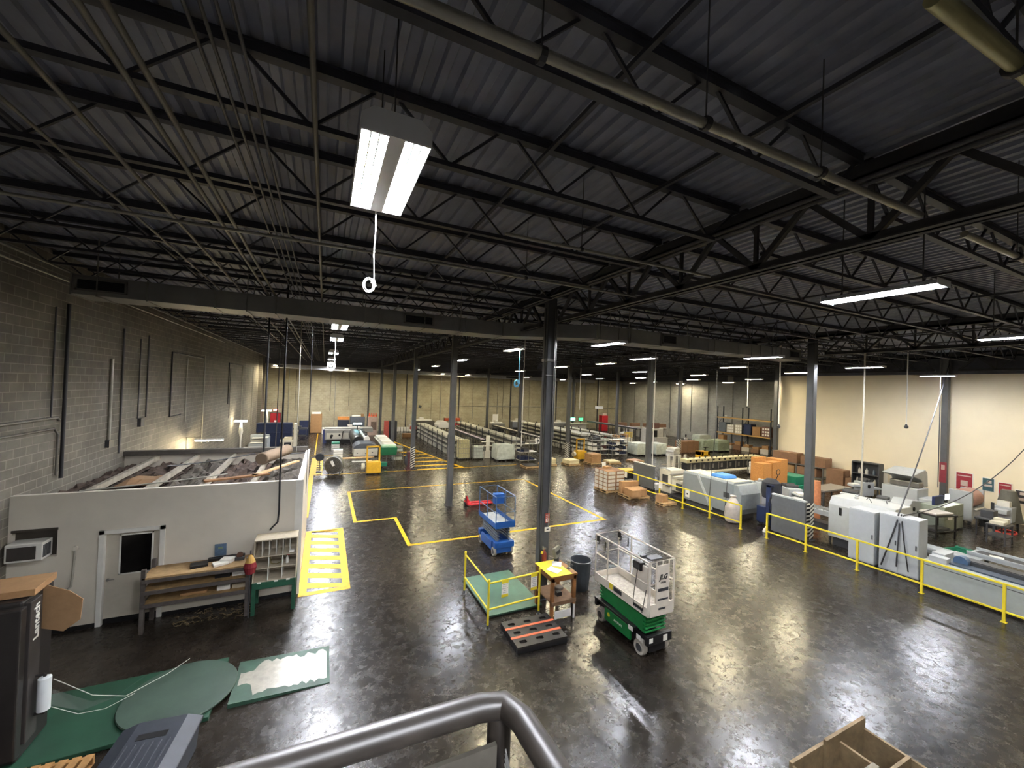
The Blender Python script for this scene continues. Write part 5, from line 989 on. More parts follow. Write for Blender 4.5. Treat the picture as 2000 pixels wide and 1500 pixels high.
t = T('wire_cart', 'pale wire cart with wrapped sacks left of the striped column', 'cart', (4.95, 29.7, 0)); m = MB()
for x in (-.35, .35):
    for y in (-.5, .5): m.bar((x, y, 0), (x, y, 1.3), .03)
for z in (.3, .6, .9, 1.2): m.box(-.36, .36, -.52, .52, z, z + .02)
m.build('frame', steel, t); MB().box(-.3, .3, -.45, .45, .92, 1.15).box(-.3, .3, -.45, .45, .32, .55).build('sacks', film, t, bev=.05)
# grey cabinets with clutter
cabinet('grey cabinet bank with monitor in front near the far wall', 2.7, 4.2, 47.4, 48.3, 1.95, mat('slate_cab', '#555a62', .5), 2)
cabinet('black cabinet with orange boxes on top near the far wall', 1.45, 2.6, 47.4, 48.2, 1.6, mat('cab_black', '#1d2230', .5), 1)
slab('orange_carton', 'orange carton on the black cabinet', 'box', 2.0, 47.8, 1.6, 1.2, .5, .32, mat('orange_box', '#c5813f', .7), 0); slab('paper_stack', 'white papers and cartons on the grey cabinet bank', 'papers', 3.3, 47.8, 1.95, .9, .5, .15, paper, .1); slab('small_box', 'tan box on the right of the grey cabinet bank', 'box', 3.95, 47.7, 1.95, .3, .3, .3, kraft)
t = T('orange_shelf_tower', 'pink shelf tower with orange cones on top by the far column', 'shelf', (4.95, 46.6, 0)); MB().box(-.5, .5, -.35, .35, 0, 2.05).build('body', mat('pinkish', '#b29a8c', .7), t, bev=.01); MB().box(-.2, .35, -.38, -.35, .6, 1.5).build('clutter', mat('clutter', '#6e5c50', .8, var=.4, scale=15), t)
for k in range(4): MB().lathe([(.11, 0), (.03, .42), (.001, .42)], (-.36 + k * .23, 0, 2.05), 10).build('orange_cone', mat('cone_orange', '#d0552c', .6), t)
t = T('red_letter_rack', 'tall narrow red rack beside the dark cabinet', 'rack', (6.0, 43.4, 0)); MB().box(-.22, .22, -.3, .3, 0, 1.85).build('body', mat('rack_red', '#a3463b', .6, var=.3, scale=14), t)
cabinet('dark server cabinet with open top shelf behind a far column', 6.3, 7.1, 43.4, 44.4, 1.8, mat('cab_dark', '#24252a', .5), 1)
for k in range(9): slab('white_crate', 'white crate in the short row below the far wall, %s' % ('leftmost', 'second', 'third', 'fourth', 'fifth', 'sixth', 'seventh', 'eighth', 'last')[k], 'crate', 7.75 + k * .33, 49.9, 0, .28, .4, .5 if k < 6 else .85, white, 0, 'white crates at the far wall', .02)
t = T('pallet_sign_stand', 'slim pink post stand left of the tray racks', 'stand', (8.5, 42.0, 0)); MB().box(-.05, .05, -.05, .05, 0, 1.1).build('post', mat('pinkish', '#b29a8c'), t); MB().box(-.3, .3, -.2, .2, 1.1, 1.4).build('head', mat('rack_red', '#a3463b'), t)
slab('cardboard_pallet_load', 'brown cartons on the floor left of the tray racks', 'boxes', 8.5, 44.4, 0, 1.2, .8, .35, kraft, 0)
for k, (x, z, a, b) in enumerate(((9.9, 4.3, .16, .16),)): one('wall_plate', MB().box(-.17, .17, -.02, 0, -.17, .17, ry=.35), dgrey, 'small dark tilted plate on the far wall', 'plate', (11.0, YB, 3.0))

# ================= tray rack lines =================
def rack_module(L=1.7, tiers=3, sacks=True, top_white=True, tz=(.55, .95, 1.35), W=.9):
    t = bpy.data.objects.new('tray_rack', None); col.objects.link(t); fr = MB()
    for x in (-W / 2, W / 2):
        for y in (-L / 2 + .02, L / 2 - .02): fr.box(x - .02, x + .02, y - .02, y + .02, 0, tz[-1] + .35)
    for z in tz: fr.box(-W / 2, W / 2, -L / 2, L / 2, z - .03, z - .01).box(-W / 2 - .02, -W / 2, -L / 2, L / 2, z - .05, z + .02)
    fr.build('frame', dgrey, t)
    for z in tz:
        m = MB(); n = 4
        for k in range(n): m.box(-W / 2 + .03, W / 2 - .03, -L / 2 + .05 + k * L / n, -L / 2 - .03 + (k + 1) * L / n, z, z + .17, top=-.02)
        m.build('tray_row', mat('tray_white', '#b9b7a8', .55, var=.12, scale=3), t)
    if sacks:
        m = MB()
        for k in range(3): m.lathe([(.001, 0), (.2, .02), (.24, .25), (.2, .42), (.001, .44)], (-W / 2 + .22, -L / 2 + .3 + k * .52, 0), 10)
        m.build('sack_row', mat('sack_white', '#a6a49a', .7, var=.2, bump=.5), t, True)
    return t
rk = rack_module(); tag(rk, 'wire rack bay with white mail trays in the leftmost long rack line', 'tray rack', 'left tray rack line'); rk.location = (9.9, 31.4, 0)
for k in range(1, 8): dup(rk, (9.9, 31.4 + k * 1.75, 0), 0, 'wire rack bay with white mail trays in the leftmost long rack line', 'left tray rack line')
rk2 = rack_module(sacks=False); tag(rk2, 'wire rack bay with pale trays in the second rack line behind the belt', 'tray rack', 'second tray rack line'); rk2.location = (14.9, 31.2, 0)
for k in range(1, 9): dup(rk2, (14.9, 31.2 + k * 1.75, 0), 0, 'wire rack bay with pale trays in the second rack line behind the belt', 'second tray rack line')
rk3 = rack_module(tz=(.5, .9, 1.3, 1.65), W=1.1); tag(rk3, 'tall rack bay packed with trays in the third rack line right of the main column', 'tray rack', 'third tray rack line'); rk3.location = (21.8, 30.9, 0)
for k in range(1, 7): dup(rk3, (21.8, 30.9 + k * 1.75, 0), 0, 'tall rack bay packed with trays in the third rack line right of the main column', 'third tray rack line')
rk4 = rack_module(tz=(.7, 1.2), W=1.0, sacks=False); tag(rk4, 'low tray rack bay in the fourth rack line beneath the purple belt', 'tray rack', 'fourth tray rack line'); rk4.location = (26.8, 33.0, 0)
for k in range(1, 5): dup(rk4, (26.8, 33.0 + k * 1.75, 0), 0, 'low tray rack bay in the fourth rack line beneath the purple belt', 'fourth tray rack line')
def beltline(lab, x, y0, y1, z, m_, w_=.45, name='belt_conveyor'):
    t = T(name, lab, 'conveyor', (x, y0, 0)); L = y1 - y0
    MB().box(-w_ / 2, w_ / 2, 0, L, z - .02, z).build('belt', m_, t); MB().box(-w_ / 2 - .04, -w_ / 2, 0, L, z - .14, z + .04).box(w_ / 2, w_ / 2 + .04, 0, L, z - .14, z + .04).build('side_rail', dgrey, t)
    y = .3
    while y < L: MB().box(-w_ / 2, -w_ / 2 + .05, y, y + .05, 0, z - .1).box(w_ / 2 - .05, w_ / 2, y, y + .05, 0, z - .1).build('leg', dgrey, t); y += 2.4
    return t
lil = mat('belt_lilac', '#b9adb6', .5)
beltline('pale lilac belt conveyor between the first two rack lines', 12.0, 30.8, 44, 1.45, lil)
t = T('conveyor_end_frame', 'cream cross shaped end frame of the lilac belt', 'conveyor end', (12.15, 30.2, 0)); MB().box(-.1, .22, -.05, .05, 0.2, 1.85).box(-.5, .55, -.06, .06, 1.3, 1.38).box(-.5, .55, -.06, .06, .95, 1.03).box(-.35, .3, -.08, .08, .0, .6).build('frame', cream, t, bev=.01)
beltline('long lilac overhead belt line in front of the rear counter', 32.4, 34.5, 44, 1.75, lil, .7); beltline('grey roller line between second and third rack lines', 18.6, 31.5, 44, 1.25, cream, .6)
beltline('cream roller line on the right side of the third rack line', 24.3, 31.0, 40, 1.5, cream, .6)
t = T('printer_engine', 'rounded cream printer engine on the first rack line, far end', 'printer', (11.0, 40.0, 0)); MB().prism([(-.5, 1.5), (.5, 1.5), (.55, 1.9), (.3, 2.15), (-.3, 2.15), (-.6, 1.8)], -.8, .8).build('housing', white, t, bev=.03); legs(t, -.35, .35, -.6, .6, 1.5, .06)
t = T('tote_shelf', 'shelf of orange red totes at the far end of the first rack line', 'shelf', (14.2, 47.2, 0)); MB().box(-1.0, 1.2, -.3, .3, .9, .95).box(-1.0, 1.2, -.3, .3, 1.45, 1.5).build('shelf', dgrey, t); legs(t, -.9, 1.1, -.25, .25, 1.9)
for k in range(4): MB().box(-.9 + k * .5, -.48 + k * .5, -.25, .25, 1.5, 1.85).build('orange_tote', mat('tote_orange', '#b04a26', .5), t, bev=.02)
MB().box(.2, 1.1, -.25, .25, .95, 1.25).build('red_tote', red, t, bev=.02)
slab('whiteboard', 'upright white board standing behind the second rack line', 'board', 19.7, 46.5, .0, .8, .05, 2.4, paper, .1)
for i, (x, y, sx, z, c, lb) in enumerate(((22.8, 46.0, 2.2, 1.5, '#5d6067', 'grey mailing machine with white tops behind the second rack line'), (19.3, 45.0, 1.8, 1.4, '#77746a', 'grey brown mailing machine at the rear, left of the gray one'), (24.3, 43.0, 1.6, 1.2, '#8a887e', 'cream mailing machine at the rear, right of the grey one'), (8.5 + 2.3, 47.6, 2.6, 1.5, '#4a463e', 'dark open shelf unit with white cartons at the far end of the first rack line'), (29.0, 46.0, 2.6, 1.3, '#6b6a66', 'low grey mailing machine near the green monitor'))):
    t = T('mailing_machine', lb, 'machine', (x, y, 0)); MB().box(-sx / 2, sx / 2, -.4, .4, .1, z).build('body', mat('mm%d' % i, c, .5), t, bev=.03); MB().box(-sx / 2 + .1, sx / 2 - .3, -.35, .35, z, z + .14).box(-sx * .2, 0, -.3, .3, z + .14, z + .4).build('white_top', white, t, bev=.02); MB().box(-sx / 2 + .1, sx / 2 - .1, -.42, -.4, .3, .8).build('dark_panel', black, t); MB().box(-sx / 2 + .1, sx / 2 - .1, -.35, .35, 0, .1).build('plinth', black, t)
for x, y, c, lb in ((17.2, 30.9, '#b7b6aa', 'round white collator head at the near end of the roller line'),):
    t = T('collator_head', lb, 'machine', (x, y, 0)); MB().lathe([(.001, -.1), (.26, -.1), (.26, .1), (.001, .1)], (0, 0, 1.2), 18, 'y').build('drum', white, t, True); MB().lathe([(.001, -.02), (.1, -.02), (.1, 0), (.001, 0)], (0, -.11, 1.2), 12, 'y').build('bore', black, t); MB().box(-.05, .05, -.05, .05, 0, 1.0).box(-.3, .3, -.2, .2, 0, .05).build('stand', dgrey, t)
# cages, wrapped loads
def cage(lab, x, y, w_=1.0, d_=.75, h=1.75, fill=None, bars=True, name='wire_cage_trolley'):
    t = T(name, lab, 'cage trolley', (x, y, 0)); m = MB()
    for a in (-w_ / 2, w_ / 2):
        for b in (-d_ / 2, d_ / 2): m.bar((a, b, .1), (a, b, h), .035)
    for k in range(5): z = .12 + k * (h - .15) / 4; m.box(-w_ / 2, w_ / 2, -d_ / 2 - .01, -d_ / 2 + .01, z, z + .02).box(-w_ / 2, w_ / 2, d_ / 2 - .01, d_ / 2 + .01, z, z + .02).box(-w_ / 2 - .01, -w_ / 2 + .01, -d_ / 2, d_ / 2, z, z + .02).box(w_ / 2 - .01, w_ / 2 + .01, -d_ / 2, d_ / 2, z, z + .02)
    if bars:
        for k in range(1, 7): x_ = -w_ / 2 + k * w_ / 7; m.bar((x_, -d_ / 2, .1), (x_, -d_ / 2, h), .012)
    m.build('wire_frame', steel, t)
    for a in (-w_ / 2 + .08, w_ / 2 - .08): MB().lathe([(.05, -.02), (.05, .02)], (a, -d_ / 2 + .08, .05), 10, 'x').lathe([(.05, -.02), (.05, .02)], (a, d_ / 2 - .08, .05), 10, 'x').build('casters', rubber, t)
    if fill: MB().box(-w_ / 2 + .05, w_ / 2 - .05, -d_ / 2 + .05, d_ / 2 - .05, .14, h - .15).build('load', fill, t, bev=.04)
    return t
cage('tall wire cage filled with cream sacks at the near end of the first rack line', 10.1, 30.12, 1.0, .7, 1.72, mat('sack_cream', '#b7ae84', .7, var=.25, scale=12)); cage('lower wire cage of grey sacks right beside the tall cream one', 11.2, 29.9, .9, .8, 1.2, film)
def wrapped(lab, x, y, sx, sy, h, m_=film, seed=1):
    t = T('wrapped_pallet', lab, 'wrapped pallet', (x, y, 0)); r_ = random.Random(seed); n = 10; vs = []; fs = []
    for j, z in enumerate((.14, .3, h * .5, h * .8, h)):
        for k in range(4 * n // 2):
            q = k / (2 * n) * 4; s = int(q); f = q - s; px = [(-1 + 2 * f, -1), (1, -1 + 2 * f), (1 - 2 * f, 1), (-1, 1 - 2 * f)][s]
            j_ = 1 + r_.uniform(-.04, .03) - (.06 if j == 4 else 0); vs.append((px[0] * sx / 2 * j_, px[1] * sy / 2 * j_, z + r_.uniform(-.02, .02)))
    M_ = 2 * n
    for j in range(4):
        for k in range(M_): fs.append((j * M_ + k, j * M_ + (k + 1) % M_, (j + 1) * M_ + (k + 1) % M_, (j + 1) * M_ + k))
    fs.append(tuple(range(4 * M_, 5 * M_))); MB().add(vs, fs).build('wrapped_load', m_, t)
    MB().box(-sx / 2, sx / 2, -sy / 2, sy / 2, .1, .14).box(-sx / 2, -sx / 2 + .12, -sy / 2, sy / 2, 0, .1).box(-.06, .06, -sy / 2, sy / 2, 0, .1).box(sx / 2 - .12, sx / 2, -sy / 2, sy / 2, 0, .1).build('pallet_base', mat('plastic_dark', '#222226', .5), t)
wrapped('bulky pallet wrapped in white film at the near end of the second rack line', 13.1, 29.1, 1.5, 1.2, 1.25)
wf = mat('film_green', '#8f9a86', .35, var=.2, bump=.6)
wrapped('white wrapped sack pile left of the column with the red tag', 26.6, 28.4, 1.5, 1.3, 1.15, film, 2); wrapped('white wrapped sack pile right of the column with the red tag', 28.6, 28.2, 1.3, 1.3, 1.1, film, 3)
wrapped('greenish wrapped pallet beside the brown cartons, nearer half', 35.5, 28.7, 1.5, 1.3, 1.2, wf, 4); wrapped('greenish wrapped pallet beside the brown cartons, right half', 37.35, 28.4, 1.7, 1.4, 1.2, wf, 5); wrapped('pale loose wrapped sacks piled behind the greenish pallets', 38.8, 31.6, 1.8, 1.0, 1.3, film, 6)
for k in range(3): t_ = slab('carton_stack', 'brown carton block near the seated worker, %s' % ('left', 'middle', 'right')[k], 'boxes', 32.6 + k * .8, 28.9, .0, .76, .9, 1.1, kraft2)
for k in range(4): slab('white_tub', 'white flat tub in the leaning stack right of the wrapped sacks, %s' % ('lowest', 'second', 'third', 'top')[k], 'tub', 29.6 + (k % 2) * .1, 27.2, k * .2, .95, .8, .18, white, .1 * k, 'flat tubs stack', .03)
slab('carton_stack', 'brown carton standing next to the flat white tubs', 'boxes', 30.5, 28.4, 0, .7, .7, .7, kraft2)
def shelf_rack(lab, x, y, w_, d_, h, n, fill, name='wire_shelf_rack', rz=0):
    t = T(name, lab, 'shelf rack', (x, y, 0), rz); m = MB()
    for a in (-w_ / 2, 0, w_ / 2):
        for b in (-d_ / 2, d_ / 2): m.bar((a, b, 0), (a, b, h), .035)
    m.build('uprights', steel, t); s = MB()
    r_ = random.Random(int(x * 10))
    for k in range(n):
        z = .15 + k * (h - .2) / n; MB().box(-w_ / 2, w_ / 2, -d_ / 2, d_ / 2, z, z + .025).build('shelf', white, t)
        q = -w_ / 2 + .05
        while q < w_ / 2 - .3:
            L_ = r_.uniform(.25, .5); 
            if r_.random() < .75: MB().box(q, min(q + L_, w_ / 2 - .03), -d_ / 2 + .05, d_ / 2 - .05, z + .025, z + .03 + r_.uniform(.1, .28)).build('stored_bundle', fill[r_.randrange(len(fill))], t)
            q += L_ + .05
    return t
shelf_rack('empty looking wire rack with dark bundles left of the main column', 14.7, 28.1, 1.5, .8, 2.1, 3, [dgrey, navy, steel]); shelf_rack('wire rack of paper bundles behind the yellow strapping cart, left one', 22.3, 28.9, 1.8, .8, 1.9, 4, [white, dgrey, film])
shelf_rack('wire rack of paper bundles behind the low pallets, middle one', 24.2, 28.6, 1.7, .8, 1.95, 4, [white, navy, dgrey]); shelf_rack('wire rack with blue grey boxes right of the middle one', 26.1, 30.3, 1.7, .8, 1.9, 4, [navy, white, kraft]); shelf_rack('blue grey framed shelf rack near the rear right', 34.9, 34.8, 2.0, .8, 2.0, 4, [navy, white, film])
# low pallets
def load_pallet(lab, x, y, n, m_, h=.12, rz=0, sx=1.1):
    pallet(lab + ', wooden pallet under it', x, y, 0, rz, sx, 1.0)
    for k in range(n): slab('flat_bundle', lab + ', %s layer' % ('lowest', 'second', 'third', 'fourth', 'fifth')[k], 'bundle', x + .02 * (k % 2), y, .13 + k * (h + .005), sx - .12, .9, h, m_, rz + .03 * (k % 2), None, .02)
ps = mat('paper_bundle', '#c9bb93', .8, var=.1)
load_pallet('cream bundles immediately right of the main column foot', 15.6, 26.3, 3, ps, .14); load_pallet('cream sheet load on low pallet before the yellow cart', 17.5, 26.0, 2, ps, .14, .1); load_pallet('brown striped carton load right of the yellow cart', 19.6, 26.0, 5, kraft, .13, .05)
load_pallet('flat cream load on pallet right of the brown striped load', 21.2, 25.6, 1, ps, .12, -.1); load_pallet('single pinkish sheet load on the pallet behind the far railing', 23.7, 25.7, 1, mat('pinkboard', '#b58f78', .8), .05, .1); load_pallet('dark low pallet with cream sheets left of the main column foot', 13.9, 26.0, 1, mat('plastic_dark', '#222226'), .06)
slab('paper_bale', 'single white bag lying on the floor before the carton pallets', 'bag', 17.7, 22.9, 0, .5, .3, .08, paper, .2, None, .03)
# pallet of white boxed cartons
pallet('pallet under the white labelled cartons, before the far railing', 15.3, 18.65, 0, 0, 1.3, 1.2)
r_ = random.Random(5); lbm = mat('carton_white', '#bdb5a6', .7)
for ix in range(2):
    for iy in range(3):
        for iz in range(5):
            c = T('shipping_carton', 'white labelled carton in the tall cube of cartons before the far railing', 'carton', (14.99 + ix * .62, 18.25 + iy * .4, .135 + iz * .22), 0, 'white labelled cartons')
            MB().box(-.3, .3, -.19, .19, 0, .212).build('box', kraft if (ix + iy + iz) % 4 == 0 else kraft2, c); MB().box(-.304, -.3, -.165, .165, .02, .19).box(-.25, .25, -.194, -.19, .03, .18).build('label_face', lbm, c)
slab('folded_carton', 'loose opened carton on top of the cube of white cartons', 'carton', 15.3, 18.9, 1.24, .5, .3, .12, kraft, .3)
pallet('pallet under the plain brown cartons beside the far railing', 15.75, 17.1, 0, R(-8), 1.3, 1.1)
for i, (x, y, z, sx, sy, h) in enumerate(((15.45, 16.85, .14, .55, .8, .36), (16.0, 16.95, .14, .5, .75, .36), (15.75, 17.5, .14, 1.1, .28, .62))): slab('brown_carton', 'plain brown carton on the pallet beside the railing, %s' % ('front left', 'front right', 'tall one at the rear')[i], 'carton', x, y, z, sx, sy, h, kraft, R(-8))
pallet('small pallet poking through the far railing', 16.35, 15.35, 0, 0, .9, .6); slab('brown_carton', 'brown carton on the small pallet by the railing', 'carton', 16.2, 15.5, .13, .42, .45, .36, kraft, .15)
t = T('garden_chair', 'white plastic chair facing away beyond the brown cartons', 'chair', (17.7, 21.9, 0), R(20)); MB().box(-.24, .24, -.24, .22, .42, .45).build('seat', white, t, bev=.01)
m = MB()
for k in range(6): m.box(-.22 + k * .08, -.17 + k * .08, .2, .22, .45, .88, rx=-.15)
m.box(-.24, .24, .24, .26, .82, .9).build('backrest', white, t)
for x in (-.22, .22):
    for y in (-.22, .2): MB().box(x - .02, x + .02, y - .02, y + .02, 0, .43).build('leg', white, t)
    
t = T('packing_table', 'dark packing table with yellow edges beyond the white carton cube', 'table', (17.8, 20.3, 0)); MB().box(-.8, .8, -.4, .4, .7, .75).build('top', yel2, t); MB().box(-.7, .7, -.35, .35, .2, .7).build('body', black, t); legs(t, -.7, .7, -.35, .35, .2)
# box at column foot
slab('white_box', 'white box at the foot of the column with the red tag', 'box', 18.25, 17.9, .0, .5, .4, .35, paper)
b_ = T('column_tag', 'round red tag on the column above the white box', 'sign', (18.2, 18.45, 1.05)); MB().lathe([(.001, -.01), (.14, -.01), (.14, .01), (.001, .01)], (0, 0, 0), 16, 'y').build('disc', mat('tag_red', '#cc5560', .6), b_)
# long inserter with knobs
t = T('inserter_line', 'long cream inserting line with a row of black knobs and dark underside', 'machine', (27.2, 20.3, 0)); MB().box(-4.0, 4.0, -.3, .3, .95, 1.2).build('bed', mat('inserter_cream', '#bdb48f', .5), t, bev=.01); MB().box(-3.9, 3.9, -.25, .25, .35, .95).build('dark_base', mat('underside', '#27282b', .6, var=.5, scale=8), t)
for k in range(13): MB().lathe([(.001, -.05), (.07, -.05), (.07, 0), (.001, 0)], (-3.7 + k * .6, -.3, 1.1), 10, 'y').build('knob', black, t); MB().tube([(-3.7 + k * .6, -.1, 1.2), (-3.7 + k * .6, -.1, 1.34)], .03, 6).build('peg', black, t)
MB().box(-4.2, 4.0, -.8, -.35, .3, .36).build('walk_board', cream, t)
for k in range(8): MB().box(-3.6 + k * .95, -3.5 + k * .95, -.27, -.25, .4, .9).box(-3.3 + k * .95, -3.1 + k * .95, -.27, -.25, .5, .8).build('gear_plate', steel, t)
MB().box(-3.9, -3.8, -.25, .25, 0, .35).box(3.8, 3.9, -.25, .25, 0, .35).box(-.05, .05, -.25, .25, 0, .35).build('foot', dgrey, t)
for k in range(4): slab('sheet_holder', 'upright pale sheet holder at the left end of the inserting line, %s' % ('first', 'second', 'third', 'fourth')[k], 'holder', 22.6 + k * .55, 21.1, 0, .3, .05, 1.35, white, .2)
t = T('walkie_stacker', 'yellow and black walk behind pallet truck beyond the inserting line', 'pallet truck', (28.3, 22.9, 0)); MB().box(-.5, .5, -.3, .3, .1, .6).box(-.5, -.2, -.3, .3, .6, 1.2).box(.25, .5, -.3, .3, .6, 1.2).box(-.5, .5, -.3, .3, .85, 1.2).build('body', yel2, t, bev=.03); MB().tube([(0, -.2, 1.2), (0, -.3, 1.5)], .03, 6).box(-.25, .25, -.34, -.28, 1.5, 1.56).build('tiller', black, t); MB().box(-.18, .22, -.32, -.3, .6, .85).build('gap', black, t)
for x in (-.3, .3): MB().lathe([(.1, -.04), (.1, .04)], (x, 0, .1), 12, 'x').build('wheel', rubber, t)
# osb crates on pallet
pallet('tall pallet base carrying the plywood boxes', 23.4, 14.55, 0, 0, 2.3, 1.2, h=.55); pallet('second pallet layer beneath the plywood boxes', 23.4, 14.55, .56, 0, 2.3, 1.2, h=.25)
for i, (x, y, sx, sy, h) in enumerate(((22.7, 14.4, .72, .6, 1.22), (23.5, 14.3, .8, .5, 1.28), (24.25, 14.55, .6, .9, 1.38), (23.2, 14.95, 1.0, .25, 1.45))): slab('plywood_box', 'orange plywood box on stacked pallets, %s' % ('left', 'front middle', 'right', 'behind')[i], 'box', x, y, .82, sx, sy, h, osb)
cage('white wire cage behind the plywood boxes', 29.35, 18.85, 1.6, .7, 1.15, white)
# person
sk = mat('skin_dark', '#3a251c', .6)
P_ = T('person', 'seated person in a pale shirt working at a table beside the far column', 'person', (35.9, 31.2, 0), R(200))
def skin(name, pts, edges, rad, m_, par):
    me = bpy.data.meshes.new(name); me.from_pydata(pts, edges, []); o = bpy.data.objects.new(name, me); col.objects.link(o); o.parent = par; me.materials.append(m_)
    sk_ = o.modifiers.new('skin', 'SKIN'); 
    if not me.skin_vertices: 
        bpy.context.view_layer.update()
    for i, r in enumerate(rad): me.skin_vertices[0].data[i].radius = (r, r)
    me.skin_vertices[0].data[0].use_root = True
    o.modifiers.new('sub', 'SUBSURF').levels = 1; return o
pts = [(0, 0, .55), (0, .0, .8), (0, -.02, 1.05), (0, -.01, 1.12), (0, -.03, 1.2), (0, -.05, 1.32), (.17, 0, 1.03), (.24, -.12, .85), (.15, -.32, .82), (-.17, 0, 1.03), (-.24, -.12, .85), (-.15, -.32, .82), (.1, -.05, .52), (.13, -.42, .5), (.13, -.42, .1), (.13, -.52, .05), (-.1, -.05, .52), (-.13, -.42, .5), (-.13, -.42, .1), (-.13, -.52, .05)]
ed = [(0, 1), (1, 2), (2, 3), (3, 4), (4, 5), (2, 6), (6, 7), (7, 8), (2, 9), (9, 10), (10, 11), (0, 12), (12, 13), (13, 14), (14, 15), (0, 16), (16, 17), (17, 18), (18, 19)]
rad = [.14, .14, .13, .055, .075, .09, .07, .05, .035, .07, .05, .035, .09, .07, .045, .04, .09, .07, .045, .04]
body = skin('body', pts, ed, rad, sk, P_)
shirt = skin('shirt', [(0, 0, .56), (0, 0, .8), (0, -.02, 1.06), (.17, 0, 1.04), (.23, -.1, .88), (-.17, 0, 1.04), (-.23, -.1, .88)], [(0, 1), (1, 2), (2, 3), (3, 4), (2, 5), (5, 6)], [.165, .165, .15, .09, .075, .09, .075], mat('shirt', '#c9c6c2', .8), P_)
skin('trousers', pts[0:1] + pts[12:15] + pts[16:19], [(0, 1), (1, 2), (2, 3), (0, 4), (4, 5), (5, 6)], [.16, .105, .085, .06, .105, .085, .06], mat('trousers', '#22242a', .8), P_)
MB().lathe([(.001, .12), (.07, .1), (.1, .03), (.1, -.04), (.08, -.06)], (0, -.02, 1.33), 14).build('hair', black, P_, True)
t = T('stool', 'dark stool under the seated person', 'stool', (35.9, 31.2, 0)); MB().lathe([(.001, .42), (.19, .42), (.19, .46), (.001, .46)], n=16).build('seat', black, t)
for x in (-.13, .13):
    for y in (-.13, .13): MB().bar((x * 1.3, y * 1.3, 0), (x, y, .42), .03).build('leg', dgrey, t)
t = T('work_table', 'pale orange topped work table in front of the seated person', 'table', (35.0, 30.4, 0)); MB().box(-1.1, 1.1, -.35, .3, .72, .78).build('top', mat('table_orange', '#c0a07a', .7), t); legs(t, -1.0, 1.0, -.3, .25, .72, .06)
# storage rack at the right wall
t = T('pallet_rack', 'two bay pallet rack with tan beams and dark posts at the right wall', 'rack', (41.2, 28.1, 0))
for y in (-3.0, 0, 3.0):
    for x in (-.5, .5): MB().box(x - .045, x + .045, y - .045, y + .045, 0, 4.6).build('upright', mat('rack_post', '#22242c', .5), t)
beam = mat('rack_beam', '#b38d50', .6)
for z in (1.62, 3.3):
    for x in (-.52, .52): MB().box(x - .03, x + .03, -3.0, 3.0, z, z + .13).build('beam', beam, t)
    MB().box(-.5, .5, -2.95, 2.95, z + .1, z + .125).build('deck', steel, t)
m = MB()
for y in (-3, 0, 3): m.bar((-.5, y, .3), (.5, y, 1.3), .03).bar((.5, y, 1.3), (-.5, y, 2.4), .03).bar((-.5, y, 2.4), (.5, y, 3.5), .03)
m.build('bracing', dgrey, t)
r_ = random.Random(9); cols = [kraft, kraft2, white, mat('wrap_grey', '#5d6266', .5), navy, kraft, mat('carton_white', '#bdb5a6')]
pos = ['rightmost', 'second from right', 'third from right', 'fourth from right', 'fifth from right', 'leftmost']
for k in range(6):
    h = (1.0, .9, 1.1, .95, .85, 1.05)[k]; c = T('rack_carton', 'carton load on the upper level of the pallet rack, ' + pos[k], 'boxes', (41.2, 25.65 + k * .98, 1.76)); MB().box(-.42, .42, -.42, .42, 0, h).build('load', (mat('maroon_box', '#6b4a42', .7), kraft, navy, lbm, lbm, cols[3])[k], c, bev=.02)
    if k in (0, 3, 4):
        g = MB()
        for a in range(3):
            for b in range(3): g.box(-.426, -.42, -.36 + a * .26, -.2 + a * .26, .1 + b * .3, .28 + b * .3)
        g.build('labels', paper, c)
for k in range(6):
    h = (.85, .6, .7, .9, .6, 1.4)[k]; c = T('rack_carton', 'carton load on the floor level of the pallet rack, ' + pos[k], 'boxes', (41.0, 25.6 + k * 1.0, 0)); MB().box(-.45, .45, -.42, .42, .0, h * .6).build('lower_load', lbm if k % 2 == 0 else kraft2, c, bev=.02); MB().box(-.35, .3, -.35, .3, h * .6, h).build('upper_load', kraft, c, bev=.02)
# dispatch desk at the back
t = T('dispatch_desk', 'rear desk with green lit screens near the far wall', 'desk', (31.2, 45.0, 0)); MB().box(-1.6, 1.6, -.4, .4, 1.3, 1.36).box(-1.6, 1.6, .2, .4, .1, 1.3).build('top', cream, t); legs(t, -1.5, 1.5, -.35, .35, 1.3)
for x, c in ((-.8, 0), (.5, 1)): o = MB().box(x - .4, x + .4, 0, .06, 1.6, 2.15).build('monitor', black, t); MB().box(x - .36, x + .36, -.01, 0, 1.7, 2.1).build('screen', mat('screen_green', '#49c088', emit=2.0) if c == 0 else mat('screen_green2', '#2f8a4e', emit=.8), o); MB().box(x - .04, x + .04, .02, .06, 1.36, 1.6).build('stand', black, o)
cabinet('red fire cabinet near the far wall behind a column', 36.6, 37.6, 46.6, 47.4, 2.3, red, 1, 'red_cabinet'); slab('round_mirror_box', 'cream box on top of the red cabinet', 'box', 37.1, 47.0, 2.3, .7, .5, .3, cream)
for i in range(4): t = T('sofa_crate', 'low brown crate on the rear counter, %s' % ('first', 'second', 'third', 'fourth')[i], 'crate', (35.8 + i * 1.5, 41.5 - i * .8, 0)); MB().box(-.65, .65, -.3, .3, 1.35, 1.8).build('crate', kraft2, t, bev=.03); MB().box(-.7, .7, -.4, .4, 1.2, 1.34).box(-.65, -.55, -.3, .3, 0, 1.2).box(.55, .65, -.3, .3, 0, 1.2).build('counter', cream, t)
slab('brown_box', 'dark red brown box standing on the white press machine', 'box', 33.9, 33.7, 1.85, .7, .5, .6, mat('maroon_box', '#6b4a42'))
